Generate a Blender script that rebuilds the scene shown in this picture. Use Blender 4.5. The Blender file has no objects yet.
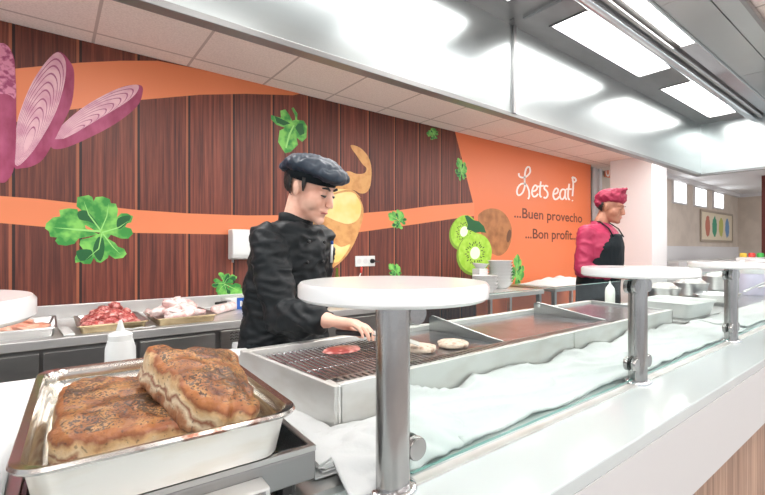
import bpy, bmesh, math, random
from mathutils import Vector, Matrix, noise as mnoise
random.seed(7)
PI = math.pi
sc = bpy.context.scene
COL = sc.collection

# ------------------------------------------------------------------ camera
EYE = 1.30
FPX = 430.0
cam_d = bpy.data.cameras.new('camera')
cam_d.sensor_width = 36.0
cam_d.lens = FPX / 765 * 36.0
cam_d.shift_y = 2.5 / 765
cam_d.clip_start = 0.02
cam = bpy.data.objects.new('camera', cam_d)
COL.objects.link(cam)
YAW = math.atan2(.6117, .791)
cam.location = (0, 0, EYE)
cam.rotation_euler = (PI / 2, 0, -YAW)
sc.camera = cam

# ------------------------------------------------------------------ world, exposure
w = bpy.data.worlds.new('world')
sc.world = w
w.use_nodes = True
w.node_tree.nodes['Background'].inputs[0].default_value = (0.90, 0.95, 1.0, 1)
w.node_tree.nodes['Background'].inputs[1].default_value = .62
sc.view_settings.view_transform = 'Standard'
sc.view_settings.look = 'None'
sc.view_settings.exposure = 0.62
sc.view_settings.gamma = 1
sc.view_settings.use_curve_mapping = False
HOOD_LIGHT = 8.0
ROOM_FILL = 13.0

# ------------------------------------------------------------------ geometry of the view: pixel of the photograph -> point on a known plane
CA, SA = .6117, .791
def ray(px, py):
    u = (px - 382.5) / FPX
    v = (250 - py) / FPX
    return Vector((CA + SA * u, SA - CA * u, v))
def on_y(px, py, Y):
    r = ray(px, py); k = Y / r.y
    return Vector((r.x * k, Y, EYE + r.z * k))
def on_z(px, py, Z):
    r = ray(px, py); k = (Z - EYE) / r.z
    return Vector((r.x * k, r.y * k, Z))

# ------------------------------------------------------------------ materials
def srgb(r, g, b):
    f = lambda c: (c / 255 / 12.92) if c / 255 <= .04045 else ((c / 255 + .055) / 1.055) ** 2.4
    return (f(r), f(g), f(b), 1)
def mat(name, col, rough=.5, metal=0., noise=None, bump=None, coat=0, emit=None, spec=None, trans=0, alpha=1):
    m = bpy.data.materials.new(name); m.use_nodes = True
    nt = m.node_tree; b = nt.nodes['Principled BSDF']
    b.inputs['Base Color'].default_value = col
    b.inputs['Roughness'].default_value = rough
    b.inputs['Metallic'].default_value = metal
    if coat: b.inputs['Coat Weight'].default_value = coat
    if spec is not None: b.inputs['Specular IOR Level'].default_value = spec
    if trans: b.inputs['Transmission Weight'].default_value = trans
    if alpha < 1: b.inputs['Alpha'].default_value = alpha
    if emit:
        b.inputs['Emission Color'].default_value = col
        b.inputs['Emission Strength'].default_value = emit
    tc = None
    if noise or bump:
        tc = nt.nodes.new('ShaderNodeTexCoord')
    if noise:   # (color2, scale or vec, detail, lo, hi)
        c2, s, det, lo, hi = noise
        mp = nt.nodes.new('ShaderNodeMapping'); nt.links.new(tc.outputs['Object'], mp.inputs[0])
        mp.inputs['Scale'].default_value = s if isinstance(s, tuple) else (s, s, s)
        n = nt.nodes.new('ShaderNodeTexNoise'); n.inputs['Scale'].default_value = 1; n.inputs['Detail'].default_value = det
        nt.links.new(mp.outputs[0], n.inputs['Vector'])
        cr = nt.nodes.new('ShaderNodeValToRGB')
        cr.color_ramp.elements[0].position = lo; cr.color_ramp.elements[0].color = col
        cr.color_ramp.elements[1].position = hi; cr.color_ramp.elements[1].color = c2
        nt.links.new(n.outputs['Fac'], cr.inputs[0]); nt.links.new(cr.outputs[0], b.inputs['Base Color'])
    if bump:    # (scale or vec, strength, distance)
        s, st, ds = bump
        mp = nt.nodes.new('ShaderNodeMapping'); nt.links.new(tc.outputs['Object'], mp.inputs[0])
        mp.inputs['Scale'].default_value = s if isinstance(s, tuple) else (s, s, s)
        n = nt.nodes.new('ShaderNodeTexNoise'); n.inputs['Scale'].default_value = 1; n.inputs['Detail'].default_value = 3
        nt.links.new(mp.outputs[0], n.inputs['Vector'])
        bp = nt.nodes.new('ShaderNodeBump'); bp.inputs['Strength'].default_value = st; bp.inputs['Distance'].default_value = ds
        nt.links.new(n.outputs['Fac'], bp.inputs['Height']); nt.links.new(bp.outputs[0], b.inputs['Normal'])
    return m

M = {}
M['steel'] = mat('brushed_steel', (.58, .58, .57, 1), .28, 1, noise=((.48, .48, .47, 1), (3, 3, 60), 3, .35, .7))
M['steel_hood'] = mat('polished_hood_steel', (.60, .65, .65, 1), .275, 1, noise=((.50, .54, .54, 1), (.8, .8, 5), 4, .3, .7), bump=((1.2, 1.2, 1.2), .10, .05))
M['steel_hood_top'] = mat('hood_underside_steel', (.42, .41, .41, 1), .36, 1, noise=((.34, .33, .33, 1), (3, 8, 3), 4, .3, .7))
M['steel_top'] = mat('brushed_worktop_steel', (.74, .74, .73, 1), .36, .75, noise=((.62, .62, .61, 1), (3, 30, 3), 3, .35, .7))
M['steel_dark'] = mat('dark_steel', (.30, .30, .30, 1), .35, 1)
M['steel_white'] = mat('scuffed_pale_steel', (.66, .66, .64, 1), .42, .55, noise=((.55, .53, .49, 1), (9, 9, 22), 6, .45, .8))
M['steel_post'] = mat('satin_post_steel', (.44, .43, .42, 1), .25, 1, noise=((.27, .26, .26, 1), (12, 12, 5), 6, .35, .75), bump=(150, .08, .002))
M['chrome'] = mat('chrome', (.78, .80, .82, 1), .12, 1)
M['pan_in'] = mat('pan_steel', (.66, .64, .60, 1), .2, 1, noise=((.50, .42, .30, 1), 14, 5, .5, .75))
M['pan_side'] = mat('pan_outer_steel', (.80, .78, .74, 1), .34, .7, noise=((.70, .64, .54, 1), (8, 8, 30), 5, .5, .8))
M['rust'] = mat('burnt_rim', (.23, .12, .08, 1), .45, .5, noise=((.55, .50, .45, 1), 30, 4, .45, .65))
M['white'] = mat('white_lacquer', (.86, .88, .88, 1), .22, 0, coat=.3)
M['white_slab'] = mat('white_counter_surface', (.54, .60, .60, 1), .10, 0, coat=.4)
M['fascia'] = mat('white_counter_fascia', (.62, .62, .62, 1), .35)
M['cloth'] = mat('white_cotton_cloth', (.63, .65, .65, 1), .85, bump=(90, .25, .003))
M['plastic_white'] = mat('white_plastic', (.68, .70, .69, 1), .35)
M['plastic_milky'] = mat('milky_plastic', (.86, .88, .82, 1), .3)
M['black'] = mat('matt_black', (.012, .012, .013, 1), .35)
M['black_gloss'] = mat('black_glass_plate', (.008, .009, .009, 1), .08)
M['dark'] = mat('dark_grey_steel_door', (.20, .20, .20, 1), .38, .8, noise=((.27, .27, .26, 1), (3, 3, 9), 4, .4, .7))
M['door_steel'] = mat('grey_steel_door', (.36, .36, .35, 1), .34, .9, noise=((.46, .45, .44, 1), (3, 3, 9), 4, .4, .7))
M['orange'] = mat('orange_print', srgb(226, 122, 76), .45)
M['band'] = mat('orange_band_print', srgb(224, 130, 86), .45)
M['onion_face'] = mat('onion_cut_face', srgb(222, 178, 186), .5, noise=(srgb(200, 140, 158), 12, 3, .4, .7))
M['onion_ring'] = mat('onion_ring_lines', srgb(158, 84, 116), .5)
M['onion_skin'] = mat('onion_skin', srgb(140, 38, 78), .5, noise=(srgb(180, 84, 120), (10, 1, 5), 5, .4, .7))
M['leaf'] = mat('parsley_green', srgb(52, 140, 58), .5, noise=(srgb(128, 200, 92), 11, 3, .42, .62))
M['leaf_dark'] = mat('parsley_dark_green', srgb(20, 92, 44), .5)
M['leaf_light'] = mat('parsley_vein', srgb(150, 212, 120), .5)
M['potato'] = mat('potato_skin', srgb(214, 160, 98), .5, noise=(srgb(190, 130, 72), 14, 5, .45, .72))
M['potato_flesh'] = mat('potato_flesh', srgb(240, 205, 120), .5, noise=(srgb(246, 222, 160), 6, 2, .4, .7))
M['kiwi_brown'] = mat('kiwi_skin', srgb(176, 118, 70), .5, noise=(srgb(140, 88, 48), 9, 5, .4, .7))
M['kiwi_rim'] = mat('kiwi_rim', srgb(120, 158, 48), .5)
M['kiwi_green'] = mat('kiwi_flesh', srgb(150, 200, 50), .5, noise=(srgb(178, 218, 84), 16, 4, .4, .7))
M['kiwi_core'] = mat('kiwi_core', srgb(240, 246, 214), .5)
M['kiwi_seed'] = mat('kiwi_seed', srgb(40, 48, 20), .5)
M['print_white'] = mat('white_lettering', srgb(246, 232, 224), .5)
M['print_brown'] = mat('brown_lettering', srgb(98, 52, 36), .5)
M['tile_far'] = mat('beige_wall', srgb(224, 210, 196), .7, noise=(srgb(214, 200, 186), 3, 3, .4, .6))
M['wall_white'] = mat('white_plaster', (.82, .80, .80, 1), .7)
M['skin'] = mat('skin', srgb(232, 186, 164), .5, noise=(srgb(218, 162, 140), 20, 2, .45, .7))
M['skin_dark'] = mat('tanned_skin', srgb(176, 122, 98), .5, noise=(srgb(156, 102, 80), 20, 2, .45, .7))
M['hair'] = mat('dark_hair', (.012, .010, .009, 1), .55, bump=((90, 90, 20), .5, .004))
M['lips'] = mat('lips', srgb(190, 108, 100), .45)
M['eye_white'] = mat('eye_white', (.7, .68, .66, 1), .3)
M['eye_dark'] = mat('eye_dark', (.015, .01, .008, 1), .3)
M['jacket'] = mat('black_cotton_jacket', (.007, .010, .012, 1), .55, spec=.3, bump=(60, .2, .004))
M['cap'] = mat('black_blue_cap', (.012, .024, .042, 1), .5, bump=(60, .2, .004))
M['apron'] = mat('black_apron', (.006, .010, .013, 1), .7, spec=.2, bump=(60, .2, .004))
M['magenta'] = mat('crimson_shirt', srgb(158, 32, 72), .6, bump=(50, .2, .004))
M['magenta_cap'] = mat('crimson_cap', srgb(144, 24, 60), .6, bump=(50, .2, .004))
M['raw'] = mat('raw_red_meat', srgb(164, 72, 68), .3, noise=(srgb(232, 168, 160), 38, 3, .46, .66))
M['raw_pale'] = mat('raw_pale_meat', srgb(226, 172, 150), .3, noise=(srgb(200, 112, 92), 22, 3, .5, .72))
M['wrap'] = mat('pale_wrapped_meat', srgb(240, 222, 218), .22, noise=(srgb(222, 172, 166), 26, 3, .45, .7))
M['patty'] = mat('grilling_patty', srgb(226, 202, 184), .5, noise=(srgb(170, 126, 100), 70, 4, .48, .68), bump=(120, .6, .004))
M['brass'] = mat('oily_tray_steel', (.42, .33, .20, 1), .32, .9, noise=((.25, .19, .11, 1), 12, 4, .4, .7))
M['blue'] = mat('blue_plastic', srgb(24, 78, 160), .35)
M['yellow'] = mat('yellow_label', srgb(214, 180, 60), .4)
M['green_p'] = mat('green_plastic', srgb(60, 170, 70), .4)
M['red_p'] = mat('red_plastic', srgb(206, 60, 50), .4)
M['oil'] = mat('olive_oil_bottle', srgb(90, 104, 30), .15)
M['film'] = mat('cling_film_over_bowl', (.72, .70, .68, 1), .18, noise=((.50, .44, .40, 1), 14, 4, .4, .7), bump=(25, .8, .02))
M['purple'] = mat('lilac_liquid', srgb(196, 190, 214), .3)
M['crate_dark'] = mat('dark_crate', (.03, .028, .028, 1), .5)
M['floor'] = mat('floor_tiles', (.42, .38, .36, 1), .45)
M['darkred'] = mat('dark_red_panel', srgb(96, 36, 30), .5)
M['light'] = mat('lit_diffuser', (1, .98, .96, 1), .5, emit=HOOD_LIGHT)
M['room_fill'] = mat('added_fill_panel', (1, .97, .95, 1), .5, emit=ROOM_FILL)  # glow of the added ceiling panels
M['window'] = mat('daylit_pane', (.93, .97, 1, 1), .5, emit=2.2)

def glass_mat():
    m = bpy.data.materials.new('clear_glass'); m.use_nodes = True
    nt = m.node_tree; nt.nodes.clear()
    o = nt.nodes.new('ShaderNodeOutputMaterial'); mx = nt.nodes.new('ShaderNodeMixShader')
    t = nt.nodes.new('ShaderNodeBsdfTransparent'); t.inputs[0].default_value = (.93, .97, .96, 1)
    g = nt.nodes.new('ShaderNodeBsdfGlossy'); g.inputs['Roughness'].default_value = .02
    f = nt.nodes.new('ShaderNodeLayerWeight'); f.inputs[0].default_value = .5
    pw = nt.nodes.new('ShaderNodeMath'); pw.operation = 'POWER'; nt.links.new(f.outputs['Facing'], pw.inputs[0]); pw.inputs[1].default_value = 4
    ml = nt.nodes.new('ShaderNodeMath'); ml.operation = 'MULTIPLY_ADD'; nt.links.new(pw.outputs[0], ml.inputs[0]); ml.inputs[1].default_value = .22; ml.inputs[2].default_value = .03
    nt.links.new(ml.outputs[0], mx.inputs[0]); nt.links.new(t.outputs[0], mx.inputs[1]); nt.links.new(g.outputs[0], mx.inputs[2])
    nt.links.new(mx.outputs[0], o.inputs[0]); return m
M['glass'] = glass_mat()
M['glass_edge'] = mat('glass_cut_edge', srgb(120, 165, 158), .15)

def N(nt, t, **kw):
    n = nt.nodes.new(t)
    for k, v in kw.items(): setattr(n, k, v)
    return n
def math_n(nt, op, a, b=None):
    n = N(nt, 'ShaderNodeMath', operation=op)
    for i, v in enumerate((a, b)):
        if v is None: continue
        if isinstance(v, (int, float)): n.inputs[i].default_value = v
        else: nt.links.new(v, n.inputs[i])
    return n.outputs[0]
def plank_mat(name, period, offset, cols, gap_col, hi_col, streak=(55, 1, 1.3), rough=.5, wgap=.045):
    m = bpy.data.materials.new(name); m.use_nodes = True
    nt = m.node_tree; b = nt.nodes['Principled BSDF']; b.inputs['Roughness'].default_value = rough
    tc = N(nt, 'ShaderNodeTexCoord'); sp = N(nt, 'ShaderNodeSeparateXYZ'); nt.links.new(tc.outputs['Object'], sp.inputs[0])
    q = math_n(nt, 'DIVIDE', math_n(nt, 'SUBTRACT', sp.outputs[0], offset), period)
    fr = math_n(nt, 'FRACT', q); fl = math_n(nt, 'FLOOR', q)
    mp = N(nt, 'ShaderNodeMapping'); mp.inputs['Scale'].default_value = streak
    nt.links.new(tc.outputs['Object'], mp.inputs[0])
    no = N(nt, 'ShaderNodeTexNoise'); no.inputs['Scale'].default_value = 1; no.inputs['Detail'].default_value = 5; no.inputs['Roughness'].default_value = .65
    nt.links.new(mp.outputs[0], no.inputs['Vector'])
    cr = N(nt, 'ShaderNodeValToRGB')
    els = cr.color_ramp.elements
    els[0].position, els[0].color = .30, cols[0]
    els[1].position, els[1].color = .72, cols[2]
    e = els.new(.5); e.color = cols[1]
    nt.links.new(no.outputs['Fac'], cr.inputs[0])
    wn = N(nt, 'ShaderNodeTexWhiteNoise', noise_dimensions='1D'); nt.links.new(fl, wn.inputs['W'])
    hv = N(nt, 'ShaderNodeHueSaturation'); nt.links.new(cr.outputs[0], hv.inputs['Color'])
    nt.links.new(math_n(nt, 'ADD', math_n(nt, 'MULTIPLY', wn.outputs[0], .35), .8), hv.inputs['Value'])
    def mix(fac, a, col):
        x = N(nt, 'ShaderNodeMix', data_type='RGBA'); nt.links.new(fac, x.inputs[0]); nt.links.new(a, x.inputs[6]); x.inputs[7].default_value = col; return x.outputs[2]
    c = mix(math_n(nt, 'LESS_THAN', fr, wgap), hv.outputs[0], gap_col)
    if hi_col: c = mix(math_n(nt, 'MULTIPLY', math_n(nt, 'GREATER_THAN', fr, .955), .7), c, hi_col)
    nt.links.new(c, b.inputs['Base Color']); return m
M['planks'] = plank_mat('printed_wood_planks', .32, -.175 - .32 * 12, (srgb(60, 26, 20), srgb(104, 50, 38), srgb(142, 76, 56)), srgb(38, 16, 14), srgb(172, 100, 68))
M['panel_wood'] = plank_mat('light_wood_cladding', .2, 0, (srgb(128, 96, 78), srgb(168, 134, 112), srgb(198, 166, 142)), srgb(120, 90, 74), None, (40, 40, 1.2), .45, .02)
def tile_mat():
    m = bpy.data.materials.new('ceiling_tiles'); m.use_nodes = True
    nt = m.node_tree; b = nt.nodes['Principled BSDF']; b.inputs['Roughness'].default_value = .8
    tc = N(nt, 'ShaderNodeTexCoord'); sp = N(nt, 'ShaderNodeSeparateXYZ'); nt.links.new(tc.outputs['Object'], sp.inputs[0])
    fx = math_n(nt, 'FRACT', math_n(nt, 'DIVIDE', math_n(nt, 'SUBTRACT', sp.outputs[0], .22 - .012 - .565 * 30), .565))
    fy = math_n(nt, 'FRACT', math_n(nt, 'DIVIDE', math_n(nt, 'SUBTRACT', sp.outputs[1], 3.13 - .565 * 30), .565))
    g = math_n(nt, 'MAXIMUM', math_n(nt, 'LESS_THAN', fx, .03), math_n(nt, 'LESS_THAN', fy, .03))
    no = N(nt, 'ShaderNodeTexNoise'); no.inputs['Scale'].default_value = 90; nt.links.new(tc.outputs['Object'], no.inputs['Vector'])
    cr = N(nt, 'ShaderNodeValToRGB'); cr.color_ramp.elements[0].position = .35; cr.color_ramp.elements[0].color = srgb(232, 218, 210)
    cr.color_ramp.elements[1].position = .6; cr.color_ramp.elements[1].color = srgb(244, 231, 223); nt.links.new(no.outputs['Fac'], cr.inputs[0])
    x = N(nt, 'ShaderNodeMix', data_type='RGBA'); nt.links.new(g, x.inputs[0]); nt.links.new(cr.outputs[0], x.inputs[6]); x.inputs[7].default_value = srgb(196, 180, 172)
    nt.links.new(x.outputs[2], b.inputs['Base Color']); return m
M['ceiling'] = tile_mat()
def crust_mat(name, stripes):
    """UV: x,y across the slab (or along / through its side)"""
    m = bpy.data.materials.new(name); m.use_nodes = True
    nt = m.node_tree; b = nt.nodes['Principled BSDF']; b.inputs['Roughness'].default_value = .38
    tc = N(nt, 'ShaderNodeTexCoord')
    def noise(scale, det=4, vec=None):
        n = N(nt, 'ShaderNodeTexNoise'); n.inputs['Scale'].default_value = scale; n.inputs['Detail'].default_value = det
        nt.links.new(vec or tc.outputs['Object'], n.inputs['Vector']); return n.outputs['Fac']
    def ramp(f, els):
        r = N(nt, 'ShaderNodeValToRGB'); e = r.color_ramp.elements
        e[0].position, e[0].color = els[0]; e[1].position, e[1].color = els[-1]
        for p, c in els[1:-1]: e.new(p).color = c
        nt.links.new(f, r.inputs[0]); return r.outputs[0]
    def mixc(f, a, c):
        x = N(nt, 'ShaderNodeMix', data_type='RGBA'); nt.links.new(f, x.inputs[0]); nt.links.new(a, x.inputs[6])
        if isinstance(c, tuple): x.inputs[7].default_value = c
        else: nt.links.new(c, x.inputs[7])
        return x.outputs[2]
    if stripes:
        uv = N(nt, 'ShaderNodeSeparateXYZ'); nt.links.new(tc.outputs['UV'], uv.inputs[0])
        f = math_n(nt, 'ADD', uv.outputs[1], math_n(nt, 'MULTIPLY', math_n(nt, 'SUBTRACT', noise(26, 6), .5), .9))
        base = ramp(f, [(.06, srgb(110, 66, 44)), (.22, srgb(168, 120, 86)), (.34, srgb(222, 206, 176)), (.47, srgb(138, 84, 60)), (.57, srgb(220, 200, 164)), (.74, srgb(206, 170, 124)), (.86, srgb(140, 82, 50)), (.98, srgb(170, 108, 62))])
        pep = math_n(nt, 'MULTIPLY', math_n(nt, 'GREATER_THAN', noise(130, 2), .66), .5)
    else:
        base = ramp(noise(26, 6), [(.3, srgb(96, 54, 38)), (.43, srgb(156, 100, 58)), (.55, srgb(184, 136, 84)), (.66, srgb(148, 96, 78)), (.8, srgb(196, 150, 120))])
        pep = math_n(nt, 'MULTIPLY', math_n(nt, 'GREATER_THAN', math_n(nt, 'ADD', noise(260, 2), math_n(nt, 'MULTIPLY', noise(12, 2), .75)), .885), .85)
    c = mixc(pep, base, srgb(50, 42, 38))
    nt.links.new(c, b.inputs['Base Color'])
    bp = N(nt, 'ShaderNodeBump'); bp.inputs['Strength'].default_value = .7; bp.inputs['Distance'].default_value = .004
    nt.links.new(noise(110, 4), bp.inputs['Height']); nt.links.new(bp.outputs[0], b.inputs['Normal'])
    return m
M['crust'] = crust_mat('roasted_crust', False)
M['layers'] = crust_mat('fat_and_meat_layers', True)

# ------------------------------------------------------------------ mesh helpers
def box(bm, x0, x1, y0, y1, z0, z1, mi=0):
    v = [bm.verts.new(p) for p in ((x0, y0, z0), (x1, y0, z0), (x1, y1, z0), (x0, y1, z0), (x0, y0, z1), (x1, y0, z1), (x1, y1, z1), (x0, y1, z1))]
    for f in ((3, 2, 1, 0), (4, 5, 6, 7), (0, 1, 5, 4), (1, 2, 6, 5), (2, 3, 7, 6), (3, 0, 4, 7)):
        bm.faces.new([v[i] for i in f]).material_index = mi
def rings(bm, rs, cap0=True, cap1=True, mi=0, closed=True):
    vs = [[bm.verts.new(p) for p in r] for r in rs]
    n = len(rs[0])
    for a, b in zip(vs, vs[1:]):
        for i in range(n if closed else n - 1):
            j = (i + 1) % n
            bm.faces.new((a[i], a[j], b[j], b[i])).material_index = mi
    if cap0: bm.faces.new(list(reversed(vs[0]))).material_index = mi
    if cap1: bm.faces.new(vs[-1]).material_index = mi
    return vs
def lathe(bm, c, prof, n=32, axis='z', mi=0):
    rs = []
    for r, h in prof:
        ring = []
        for k in range(n):
            a = 2 * PI * k / n
            p = (r * math.cos(a), r * math.sin(a), h)
            if axis == 'x': p = (h, p[0], p[1])
            if axis == 'y': p = (p[1], h, p[0])
            ring.append((c[0] + p[0], c[1] + p[1], c[2] + p[2]))
        rs.append(ring)
    rings(bm, rs, mi=mi)
def tube(bm, pts, rad, n=10, mi=0, flat=1.0):
    pts = [Vector(p) for p in pts]; rs = []
    if isinstance(rad, (int, float)): rad = [rad] * len(pts)
    prev = None
    for i, p in enumerate(pts):
        t = (pts[min(i + 1, len(pts) - 1)] - pts[max(i - 1, 0)]).normalized()
        if prev is None:
            up = Vector((0, 0, 1)) if abs(t.z) < .9 else Vector((1, 0, 0))
            a = t.cross(up).normalized()
        else: a = (prev - t * prev.dot(t)).normalized()
        prev = a; b = t.cross(a)
        rs.append([tuple(p + (a * math.cos(2 * PI * k / n) + b * math.sin(2 * PI * k / n) * flat) * rad[i]) for k in range(n)])
    rings(bm, rs, mi=mi)
def rrect(cx, cy, w, d, r, z, n=6):
    pts = []
    r = min(r, w / 2 - 1e-4, d / 2 - 1e-4)
    for (sx, sy, a0) in ((1, 1, 0), (-1, 1, 90), (-1, -1, 180), (1, -1, 270)):
        for k in range(n + 1):
            a = math.radians(a0 + 90 * k / n)
            pts.append((cx + sx * (w / 2 - r) + r * math.cos(a), cy + sy * (d / 2 - r) + r * math.sin(a), z))
    return pts
def link(name, bm, m, parent=None, smooth=False, bevel=0, recalc=True, auto=None):
    if recalc: bmesh.ops.recalc_face_normals(bm, faces=bm.faces[:])
    me = bpy.data.meshes.new(name); bm.to_mesh(me); bm.free()
    for mm in (m if isinstance(m, (list, tuple)) else [m]): me.materials.append(M[mm] if isinstance(mm, str) else mm)
    if smooth: me.polygons.foreach_set('use_smooth', [True] * len(me.polygons))
    o = bpy.data.objects.new(name, me); COL.objects.link(o)
    if parent: o.parent = parent
    if bevel:
        b = o.modifiers.new('bevel', 'BEVEL'); b.width = bevel; b.segments = 2; b.limit_method = 'ANGLE'
    if auto and smooth:
        # crisp edges over the given angle stay sharp
        bm2 = bmesh.new(); bm2.from_mesh(me)
        for e in bm2.edges:
            if len(e.link_faces) == 2 and e.calc_face_angle(0) > math.radians(auto): e.smooth = False
        bm2.to_mesh(me); bm2.free()
    return o
def tag(o, label, cat, group=None, kind=None):
    o['label'] = label; o['category'] = cat
    if group: o['group'] = group
    if kind: o['kind'] = kind
    return o
def thing(name, label, cat, loc=(0, 0, 0), rz=0, group=None):
    o = bpy.data.objects.new(name, None); COL.objects.link(o); o.location = loc; o.rotation_euler = (0, 0, rz)
    o.empty_display_size = .05
    return tag(o, label, cat, group)
def struct(name, bm, m, label, cat='wall', **kw):
    o = link(name, bm, m, **kw); o['kind'] = 'structure'; o['label'] = label; o['category'] = cat
    return o
def bx(name, dims, m, parent=None, bevel=0):
    bm = bmesh.new(); box(bm, *dims); return link(name, bm, m, parent, bevel=bevel)
def clone(root, loc=None, rz=None, label=None, group=None, scale=None):
    r = root.copy(); COL.objects.link(r)
    if loc is not None: r.location = loc
    if rz is not None: r.rotation_euler = rz if isinstance(rz, tuple) else (0, 0, rz)
    if scale is not None: r.scale = scale if isinstance(scale, tuple) else (scale,) * 3
    if label: r['label'] = label
    if group: r['group'] = group
    for ch in list(root.children):
        c = ch.copy(); COL.objects.link(c); c.parent = r
        for g in ch.children:
            d = g.copy(); COL.objects.link(d); d.parent = c
    return r

# ------------------------------------------------------------------ the room
CZ = 2.62      # ceiling
WY = 3.30      # back wall
WX1 = 6.63     # where the printed wall ends
bm = bmesh.new(); box(bm, -4, 15, -4.5, 5.2, -.05, 0); struct('floor', bm, 'floor', 'dark tiled kitchen floor', 'floor')
bm = bmesh.new(); box(bm, -2.2, 7.3, -4.5, WY + .2, CZ, CZ + .05); struct('ceiling', bm, 'ceiling', 'pale suspended ceiling of square tiles', 'ceiling')
bm = bmesh.new(); box(bm, -2.2, WX1, WY, WY + .15, 0, CZ); struct('wall_back', bm, 'wall_white', 'kitchen back wall behind the printed mural')
bm = bmesh.new(); box(bm, 6.60, 7.14, 2.43, 2.99, 0, CZ); struct('wall_column', bm, 'wall_white', 'square white column behind the second cook', 'column')
# dining side beyond: beige walls, cornice, ceiling
FY = 3.45; FZ = 2.86; FX = 15.3
bm = bmesh.new(); box(bm, WX1 + .9, FX, FY, FY + .15, 0, FZ); struct('wall_far', bm, 'tile_far', 'beige far wall with three small windows')
bm = bmesh.new(); box(bm, WX1 + .02, WX1 + .9, WY + .12, WY + .24, 0, FZ); struct('wall_recess', bm, 'tile_far', 'beige recessed wall piece beside the mural')
bm = bmesh.new(); box(bm, FX, FX + .15, -.6, FY + .1, 0, FZ); struct('wall_right', bm, 'tile_far', 'beige end wall of the dining room')
bm = bmesh.new(); box(bm, 7.3, FX + .1, -.6, FY + .5, FZ, FZ + .05); box(bm, 7.28, 7.3, -.6, FY + .5, CZ, FZ + .05); struct('ceiling_far', bm, 'wall_white', 'white ceiling of the dining room', 'ceiling')
bm = bmesh.new(); box(bm, WX1 + .9, FX, FY - .07, FY, FZ - .09, FZ); box(bm, FX - .07, FX, -.6, FY - .07, FZ - .09, FZ)
box(bm, WX1 + .9, FX - .07, FY - .1, FY - .07, FZ - .035, FZ); struct('trim_1', bm, 'wall_white', 'white cornice at the top of the beige walls', 'cornice')
bm = bmesh.new(); box(bm, WX1 + .9, FX, FY - .012, FY, 0, 1.36); box(bm, WX1 + .9, FX, FY - .02, FY, 1.36, 1.385); struct('trim_2', bm, 'wall_white', 'pale dado along the far wall', 'dado')
for i, (a, b) in enumerate((((672.7, 181), (685, 203.7)), ((694, 187.5), (705, 206.9)), ((713, 192.4), (722.3, 208.6)))):
    p = on_y(a[0], a[1], FY - .01); q = on_y(b[0], b[1], FY - .01)
    bm = bmesh.new()
    box(bm, p.x, q.x, FY - .012, FY - .004, q.z, p.z)
    win = struct('window_%d' % (i + 1), bm, 'window', ('first', 'middle', 'last')[i] + ' small square daylit window in the beige wall', 'window')
    bm = bmesh.new(); t = .035
    box(bm, p.x - t, p.x, FY - .04, FY, q.z - t, p.z + t); box(bm, q.x, q.x + t, FY - .04, FY, q.z - t, p.z + t)
    box(bm, p.x, q.x, FY - .04, FY, p.z, p.z + t); box(bm, p.x, q.x, FY - .04, FY, q.z - t, q.z)
    link('window_frame', bm, 'wall_white', win)
# door frame in the recess
RY = WY + .12
p = on_y(590.5, 160, RY - .01); q = on_y(599, 188, RY - .01)
bm = bmesh.new(); box(bm, p.x, p.x + .08, RY - .06, RY - .01, 0, p.z); box(bm, q.x - .08, q.x, RY - .06, RY - .01, 0, p.z)
box(bm, p.x, q.x, RY - .06, RY - .01, p.z - .08, p.z); box(bm, p.x, q.x, RY - .03, RY - .01, 0, p.z - .08)
struct('door_1', bm, 'wall_white', 'white door in the recess beyond the mural', 'door')
# orange sign by the door
p = on_y(604.5, 166.5, RY - .02); q = on_y(609.5, 178, RY - .02)
t = thing('wall_sign', 'small orange sign on the beige wall beside the white column', 'sign', (p.x, RY - .02, q.z))
W_, H_ = q.x - p.x, p.z - q.z
bx('plate', (0, W_, -.01, 0, 0, H_), 'orange', t)
bm = bmesh.new()
for k in range(16):
    a0, a1 = 2 * PI * k / 16, 2 * PI * (k + 1) / 16
    pts = [(W_ / 2 + r * math.cos(a) * .9, -.0125, H_ * .55 + r * math.sin(a)) for r, a in ((.055, a0), (.055, a1), (.085, a1), (.085, a0))]
    bm.faces.new([bm.verts.new(x) for x in pts])
box(bm, W_ * .25, W_ * .75, -.013, -.0105, H_ * .12, H_ * .17)
link('emblem', bm, 'print_white', t)

pl = None  # ceiling panels added out of view to brighten the mural and dining side
for j, (Y, Z, xs_) in enumerate(((-.45, CZ, (-1.2, .5, 2.2, 3.9, 5.6)), (-2.15, CZ, (-1.2, .5, 2.2, 3.9, 5.6)), (.9, FZ, (8.2, 10.2, 12.2)), (1.62, CZ, (-1.2, .1, 1.4, 2.7, 4.0, 5.3, 6.3)))):
    for X in xs_:
        if pl is None:
            bm = bmesh.new(); box(bm, 0, .56, 0, .56, -.012, -.002); pl = thing('added_ceiling_light', 'added square fill light panel in the ceiling', 'ceiling light', (X, Y, Z), 0, 'added ceiling fill panels')
            link('light_diffuser', bm, 'room_fill', pl)
            bm = bmesh.new()
            for d in ((-.02, .58, -.02, 0), (-.02, .58, .56, .58), (-.02, 0, 0, .56), (.56, .58, 0, .56)): box(bm, *d, -.016, 0)
            link('light_frame', bm, 'wall_white', pl); o = pl
        else: o = clone(pl, (X, Y, Z))
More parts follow.
